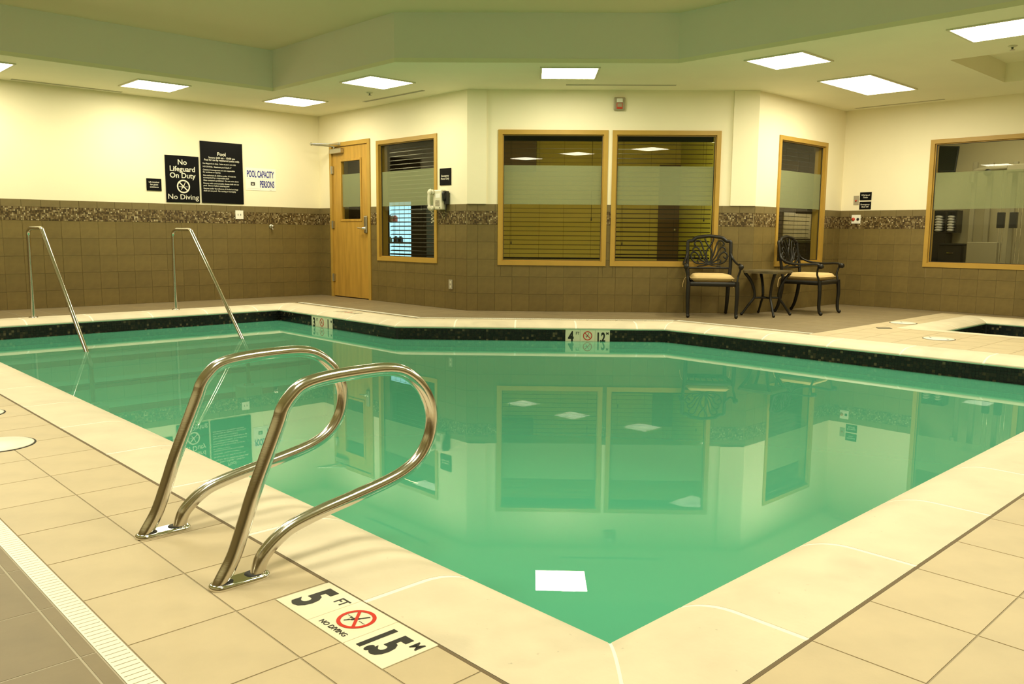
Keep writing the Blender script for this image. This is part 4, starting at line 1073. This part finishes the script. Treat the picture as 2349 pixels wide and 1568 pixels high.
for sx in (-1, 1):
    for sy in (-1, 1):
        p = smooth_path([(sx * 0.185, sy * 0.185, 0.49), (sx * 0.135, sy * 0.135, 0.40), (sx * 0.105, sy * 0.105, 0.30), (sx * 0.10, sy * 0.10, 0.21), (sx * 0.14, sy * 0.14, 0.13), (sx * 0.175, sy * 0.175, 0.06), (sx * 0.195, sy * 0.195, 0.014)], 4)
        b = MB().tube(p, [0.0185 - 0.006 * i / (len(p) - 1) for i in range(len(p))], 8); b.ball((sx * 0.198, sy * 0.198, 0.018), 0.018); obj('leg', b, M['iron'], t)
b = MB(); b.tube([(-0.10, -0.10, 0.205), (0.10, 0.10, 0.205)], 0.012, 8); b.tube([(-0.10, 0.10, 0.205), (0.10, -0.10, 0.205)], 0.012, 8); obj('stretcher', b, M['iron'], t)

# ------------------------------------------------------------------ rooms behind the glass
def partition(name, a, b, m, h=2.8, th=0.08, z0=-0.01):
    a, b = Vector(a), Vector(b); d = (b - a).normalized(); nn = Vector((-d.y, d.x)) * th
    q = MB(); q.prism([tuple(a), tuple(b), tuple(b + nn), tuple(a + nn)], z0, h)
    return struct(name, q, m)
FARP = [(XW1 + 0.15, YW + 4.2), (XW1 + 0.15, YD + 0.1), (XR + 0.06, YWR + 0.15), (XW3 + 0.15, YWR + 0.15), (XW3 + 0.15, -1.2), (14.4, -1.2), (14.4, YW + 4.2)]
struct('floor_back_rooms', slab(FARP, [], -0.1, -0.005), M['back_floor'])
struct('ceiling_back_rooms', slab(FARP, [], 2.62, 2.7), M['ceiling'])
def dg_pt(l, dep): # lateral l (left positive) and depth behind the diagonal wall
    n = Vector((1, 1)) / R2; lv = Vector((-1, 1)) / R2
    return tuple(n * (DG / R2 + dep) + lv * l)
LR, LL = -2.34, 1.0
partition('wall_office_right', dg_pt(LR, 0.16), dg_pt(LR, 4.75), M['lime_wall'], th=-0.06)
partition('wall_office_back', dg_pt(LR, 4.75), dg_pt(LL, 4.75), M['office_wall'], th=-0.06)
partition('wall_office_left', dg_pt(LL, 0.2), dg_pt(LL, 4.75), M['office_wall'], th=0.06)
for (l0, l1, z0, z1, nm, m) in ((-2.335, -1.98, 0.0, 2.1, 'door_2', 'brown_door'),):
    d_ = struct(nm, None, None, Matrix())
    a, b = Vector(dg_pt(l1, 4.70)), Vector(dg_pt(l0, 4.70)); n_ = Vector((1, 1)) / R2 * 0.045
    q = MB(); q.prism([tuple(a), tuple(b), tuple(b + n_), tuple(a + n_)], z0, z1); obj('door_leaf', q, M[m], d_)
    c = Vector(dg_pt(l0 + 0.07, 4.68)); q = MB(); q.ball((c.x, c.y, 1.0), 0.03); obj('door_knob', q, M['satin'], d_)
# dark wall cabinet high on the left
t = thing('wall_cabinet', 'dark brown wall cabinet seen through the left window of the central pair', 'cabinet', T(*dg_pt(0.45, 4.58), 2.0, -PI / 4))
q = MB(); q.bbox(-0.32, -0.11, -0.02, 0.32, 0.11, 0.55, 0.005, 1); obj('cabinet_body', q, M['brown_door'], t)
q = MB(); q.box(-0.31, -0.125, 0.0, -0.005, -0.111, 0.53); obj('door', q, M['brown_door'], t); q = MB(); q.box(0.005, -0.125, 0.0, 0.31, -0.111, 0.53); obj('door', q, M['brown_door'], t)
troffer('glowing light panel of the ochre office behind the twin windows', *dg_pt(-0.5, 0.5), 1.2, 0.6, -PI / 4, 'office_diffuser', 2.62, 'back room light panels')
# store room behind the door and the small window
partition('wall_store_back', (8.2, YW + 4.15), (8.2, 9.55), M['dark_wall'])
partition('wall_store_left', (5.2, YW + 4.15), (8.2, YW + 4.15), M['office_wall'])
troffer('glowing light panel of the room behind the wooden door', 6.1, 9.3, 0.6, 0.6, 0, 'store_diffuser', 2.62, 'back room light panels')
t = thing('display_case', 'bright bluish lit display case behind the blind of the small window', 'display case', T(7.6, 11.2, 0, -PI / 2))
q = MB(); 
for r in cut_rects((-0.40, 0.36, 0.40, 1.50), [(-0.33, 0.32, 0.46, 1.46)]): q.bbox(r[0], -0.02, r[2], r[1], 0.3, r[3], 0.004, 1)
q.bbox(-0.40, -0.02, 0.0, 0.36, 0.3, 0.399, 0.004, 1); obj('case_frame', q, M['black'], t)
q = MB(); q.box(-0.33, -0.012, 0.46, 0.32, 0.0, 1.46); obj('light_panel', q, M['blue_glow'], t)
for z in (0.72, 1.10): q = MB(); q.box(-0.329, -0.10, z, 0.319, -0.0125, z + 0.012); obj('shelf', q, M['grey_plate'], t)
for x in (-0.18, -0.03, 0.12): q = MB(); q.box(x, -0.016, 0.47, x + 0.006, -0.0125, 1.45); obj('mullion', q, M['grey_plate'], t)
for i, (x, z, h_, m, lb) in enumerate(((-0.27, 1.1125, 0.10, 'brown_door', 'brown item on the upper shelf of the lit display case'), (-0.17, 1.1125, 0.09, 'sign_white', 'white item on the upper shelf of the lit display case'), (-0.10, 1.1125, 0.09, 'red_plastic', 'red item on the upper shelf of the lit display case'), (-0.27, 0.7325, 0.09, 'counter', 'green item on the lower shelf of the lit display case'), (-0.08, 0.7325, 0.10, 'black', 'black item on the lower shelf left of centre in the lit case'), (0.06, 0.7325, 0.10, 'black', 'black item on the lower shelf right of centre in the lit case'))):
    q = MB(); q.bbox(-0.04, -0.03, 0.0, 0.04, 0.03, h_, 0.008, 2); q.bbox(-0.02, -0.018, h_ + 0.0003, 0.02, 0.018, h_ + 0.02, 0.004, 1)
    o = obj('packaged_item', q, M[m]); o.matrix_basis = T(7.6, 11.2, 0, -PI / 2) @ T(x, -0.055, z + 0.0003); tag(o, lb, 'package', 'packages on the lit shelves')
# kitchenette behind the narrow window
partition('wall_kitchen_back', (9.62, 6.2), (14.0, 6.2), M['dark_wall'])
kw = struct('wall_splashback', MB().box(12.05, 6.19, 0.85, 13.05, 6.199, 1.35) if False else (lambda q: (q.box(12.05, 6.192, 0.86, 13.05, 6.199, 1.33), q)[1])(MB()), M['beige_grout'])
for i in range(6):
    for j in range(3):
        q = MB(); q.box(12.06 + i * 0.165, 6.184, 0.87 + j * 0.152, 12.06 + i * 0.165 + 0.16, 6.1915, 0.87 + j * 0.152 + 0.147); obj('wall_tile', q, M['backsplash'], kw)
t = thing('kitchen_counter', 'dark kitchen counter seen through the narrow window behind the sideways chair', 'counter', T(12.6, 5.95, 0))
q = MB(); q.bbox(-0.75, -0.28, 0.0, 0.75, 0.18, 0.80, 0.004, 1); obj('cabinet_body', q, M['cabinet'], t); q = MB(); q.bbox(-0.78, -0.31, 0.801, 0.78, 0.22, 0.845, 0.006, 1); obj('worktop', q, M['counter'], t)
for x in (-0.37, 0.37): q = MB(); q.box(x - 0.35, -0.295, 0.08, x + 0.35, -0.281, 0.78); obj('door', q, M['cabinet'], t)
t = thing('upper_cabinet', 'dark upper kitchen cabinet seen through the narrow window', 'cabinet', T(12.6, 6.02, 1.36))
q = MB(); q.bbox(-0.75, -0.16, 0.0, 0.75, 0.16, 0.8, 0.004, 1); obj('cabinet_body', q, M['brown_door'], t)
for x in (-0.37, 0.37): q = MB(); q.box(x - 0.36, -0.175, 0.01, x + 0.36, -0.161, 0.79); obj('door', q, M['brown_door'], t)
q = MB(); q.box(-0.75, -0.175, -0.07, 0.75, -0.161, 0.0095); obj('added_lamp_screen', q, M['brown_door'], t)  # added board that hides the strip lamp and its reflection
q = MB(); q.box(-0.6, -0.155, -0.012, 0.6, -0.10, -0.001); obj('added_splash_lamp', q, M['gym_diffuser'], t)  # added lamp, unseen itself, put in to brighten the splash tiles
troffer('glowing light panel of the kitchen behind the narrow window', 9.3, 4.6, 0.6, 0.6, 0, 'store_diffuser', 2.62, 'back room light panels')

# gym
partition('wall_gym_back', (12.5, YWR + 0.3), (12.5, -1.2), M['gym_wall'], th=0.08)
partition('wall_gym_left', (XW3 + 0.16, YWR + 0.2), (12.5, YWR + 0.2), M['gym_wall'], th=0.08)
partition('wall_gym_right', (XW3 + 0.16, -1.1), (12.5, -1.1), M['gym_wall'], th=-0.08)
troffer('glowing light panel of the gym, nearer the television', 10.9, 2.6, 1.2, 0.6, 0, 'gym_diffuser', 2.62, 'back room light panels')
troffer('glowing light panel of the gym, farther from the television', 10.9, 0.6, 1.2, 0.6, 0, 'gym_diffuser', 2.62, 'back room light panels')
G = T(12.42, 0, 0, -PI / 2)     # local x = -Y
t = thing('wall_television', 'black flat screen television tilted high on the gym wall', 'television', T(12.2, 3.67, 2.08, -PI / 2) @ Matrix.Rotation(math.radians(-14), 4, 'X') @ Matrix.Rotation(math.radians(14), 4, 'Z'))
q = MB(); q.bbox(-0.30, -0.03, -0.2, 0.17, 0.02, 0.2, 0.006, 1); obj('casing', q, M['black'], t); q = MB(); q.box(-0.28, -0.0312, -0.18, 0.15, -0.0302, 0.18); obj('screen', q, M['screen'], t)
q = MB(); q.box(-0.1, 0.0205, -0.05, 0.0, 0.2, 0.05); obj('bracket', q, M['machine'], t)
t = thing('towel_shelf', 'black open shelf unit with stacked rolled towels in the gym', 'shelf', T(12.3, 3.63, 0, -PI / 2))
q = MB(); q.bbox(-0.24, -0.11, 0.98, 0.2, 0.11, 1.0, 0.002, 1); q.bbox(-0.24, -0.11, 1.30, 0.2, 0.11, 1.32, 0.002, 1); q.box(-0.24, -0.11, 1.0005, -0.22, 0.11, 1.2995); q.box(0.18, -0.11, 1.0005, 0.2, 0.11, 1.2995); q.box(0.035, -0.11, 1.0005, 0.05, 0.11, 1.2995); q.box(-0.219, 0.10, 1.0005, 0.179, 0.11, 1.2995); obj('shelf_case', q, M['cabinet'], t)
for c, x in enumerate((-0.07, 0.105)):
    for r in range(6):
        q = MB(); rr = 0.0195; q.lathe([(0.004, -0.09), (rr * 0.8, -0.088), (rr, -0.08), (rr, 0.09)], 12, (0, 0, 0), 'y'); q.xf(Matrix.Scale(2.2, 4, (1, 0, 0)))
        o = obj('rolled_towel', q, M['towel']); o.matrix_basis = T(12.3, 3.63, 0, -PI / 2) @ T(x - 0.012 + 0.004 * (r % 2), 0.0, 1.0205 + r * 0.0405)
        tag(o, 'rolled white towel, %s in the %s stack of the black gym shelf' % (('lowest', 'second from bottom', 'third from bottom', 'third from top', 'second from top', 'topmost')[r], 'left' if c == 0 else 'right'), 'towel', 'rolled towels in the gym shelf')
t = thing('tall_cabinet', 'tall black cabinet below the towel shelf in the gym', 'cabinet', T(12.3, 3.72, 0, -PI / 2))
q = MB(); q.bbox(-0.16, -0.14, 0.0, 0.15, 0.14, 0.975, 0.004, 1); obj('cabinet_body', q, M['cabinet'], t); q = MB(); q.box(-0.07, -0.15, 0.70, -0.045, -0.1405, 0.93); obj('label_strip', q, M['machine'], t)
t = thing('low_cabinet', 'low black cabinet with a worktop in the gym', 'cabinet', T(12.0, 3.40, 0, -PI / 2))
q = MB(); q.bbox(-0.15, -0.14, 0.0, 0.17, 0.14, 0.80, 0.004, 1); obj('cabinet_body', q, M['cabinet'], t); q = MB(); q.bbox(-0.165, -0.16, 0.801, 0.185, 0.15, 0.825, 0.003, 1); obj('worktop', q, M['black'], t)
q = MB(); q.box(-0.03, -0.15, 0.68, 0.06, -0.141, 0.692); obj('handle', q, M['chrome'], t)
# cable machine
t = thing('cable_machine', 'grey multi station cable exercise machine behind the frosted gym window', 'exercise machine', T(11.9, 2.75, 0, -PI / 2))
def post(x, y, z0, z1, w, m, nm): q = MB(); q.bbox(x - w, y - w, z0, x + w, y + w, z1, 0.004, 1); obj(nm, q, M[m], t)
post(-0.42, 0.1, 0.0, 2.0, 0.03, 'machine', 'upright'); post(-0.22, 0.12, 0.0, 1.98, 0.035, 'machine', 'upright'); post(0.10, 0.12, 0.0, 1.98, 0.03, 'machine', 'upright'); post(0.34, 0.1, 0.0, 1.98, 0.03, 'machine', 'upright'); post(0.62, 0.1, 0, 1.98, 0.03, 'machine', 'upright')
for x in (-0.03, 0.02, 0.2, 0.25): obj('guide_rod', MB().tube([(x, 0.02, 0.1), (x, 0.02, 1.9)], 0.009, 10), M['chrome'], t)
q = MB(); q.tube(smooth_path([(-0.41, -0.05, 1.70), (-0.40, -0.05, 1.82), (-0.33, -0.05, 1.87), (0.0, -0.05, 1.89), (0.5, -0.05, 1.90)], 5), 0.035, 10); obj('top_boom', q, M['machine'], t)
q = MB(); q.bbox(0.05, -0.12, 1.82, 0.28, 0.03, 1.93, 0.01, 1); obj('pulley_housing', q, M['machine'], t)
q = MB(); q.lathe([(0.05, 0), (0.05, 0.03)], 18, (-0.2, -0.06, 1.83), 'y'); q.lathe([(0.05, 0), (0.05, 0.03)], 18, (0.36, -0.06, 1.83), 'y'); obj('pulley', q, M['black'], t)
for k in range(9): q = MB(); q.bbox(-0.12, -0.05, 0.1 + k * 0.045, 0.1, 0.09, 0.14 + k * 0.045, 0.003, 1); obj('weight_plate', q, M['machine'], t)
for k in range(2): q = MB(); q.bbox(-0.04 + k * 0.16, -0.06, 1.05, 0.05 + k * 0.16, 0.01, 1.27, 0.004, 1); obj('back_pad', q, M['black'], t)
q = MB(); q.lathe([(0.08, 0), (0.09, 0.02), (0.09, 0.06), (0.08, 0.08)], 20, (0.48, -0.1, 0.86), 'y'); q.lathe([(0.07, 0), (0.07, 0.08)], 20, (0.46, -0.1, 0.5), 'y'); obj('roller_pad', q, M['black'], t)
q = MB(); q.tube(smooth_path([(0.5, -0.12, 0.82), (0.53, -0.14, 0.7), (0.5, -0.14, 0.55)], 5), 0.016, 8); obj('lever_arm', q, M['chrome'], t)
q = MB(); q.bbox(-0.4, -0.1, 0.42, 0.0, 0.0, 0.85, 0.01, 1); obj('shroud', q, M['machine'], t)
q = MB(); q.box(-0.44, -0.3, 0.0005, 0.7, 0.2, 0.06); obj('base_frame', q, M['machine'], t)
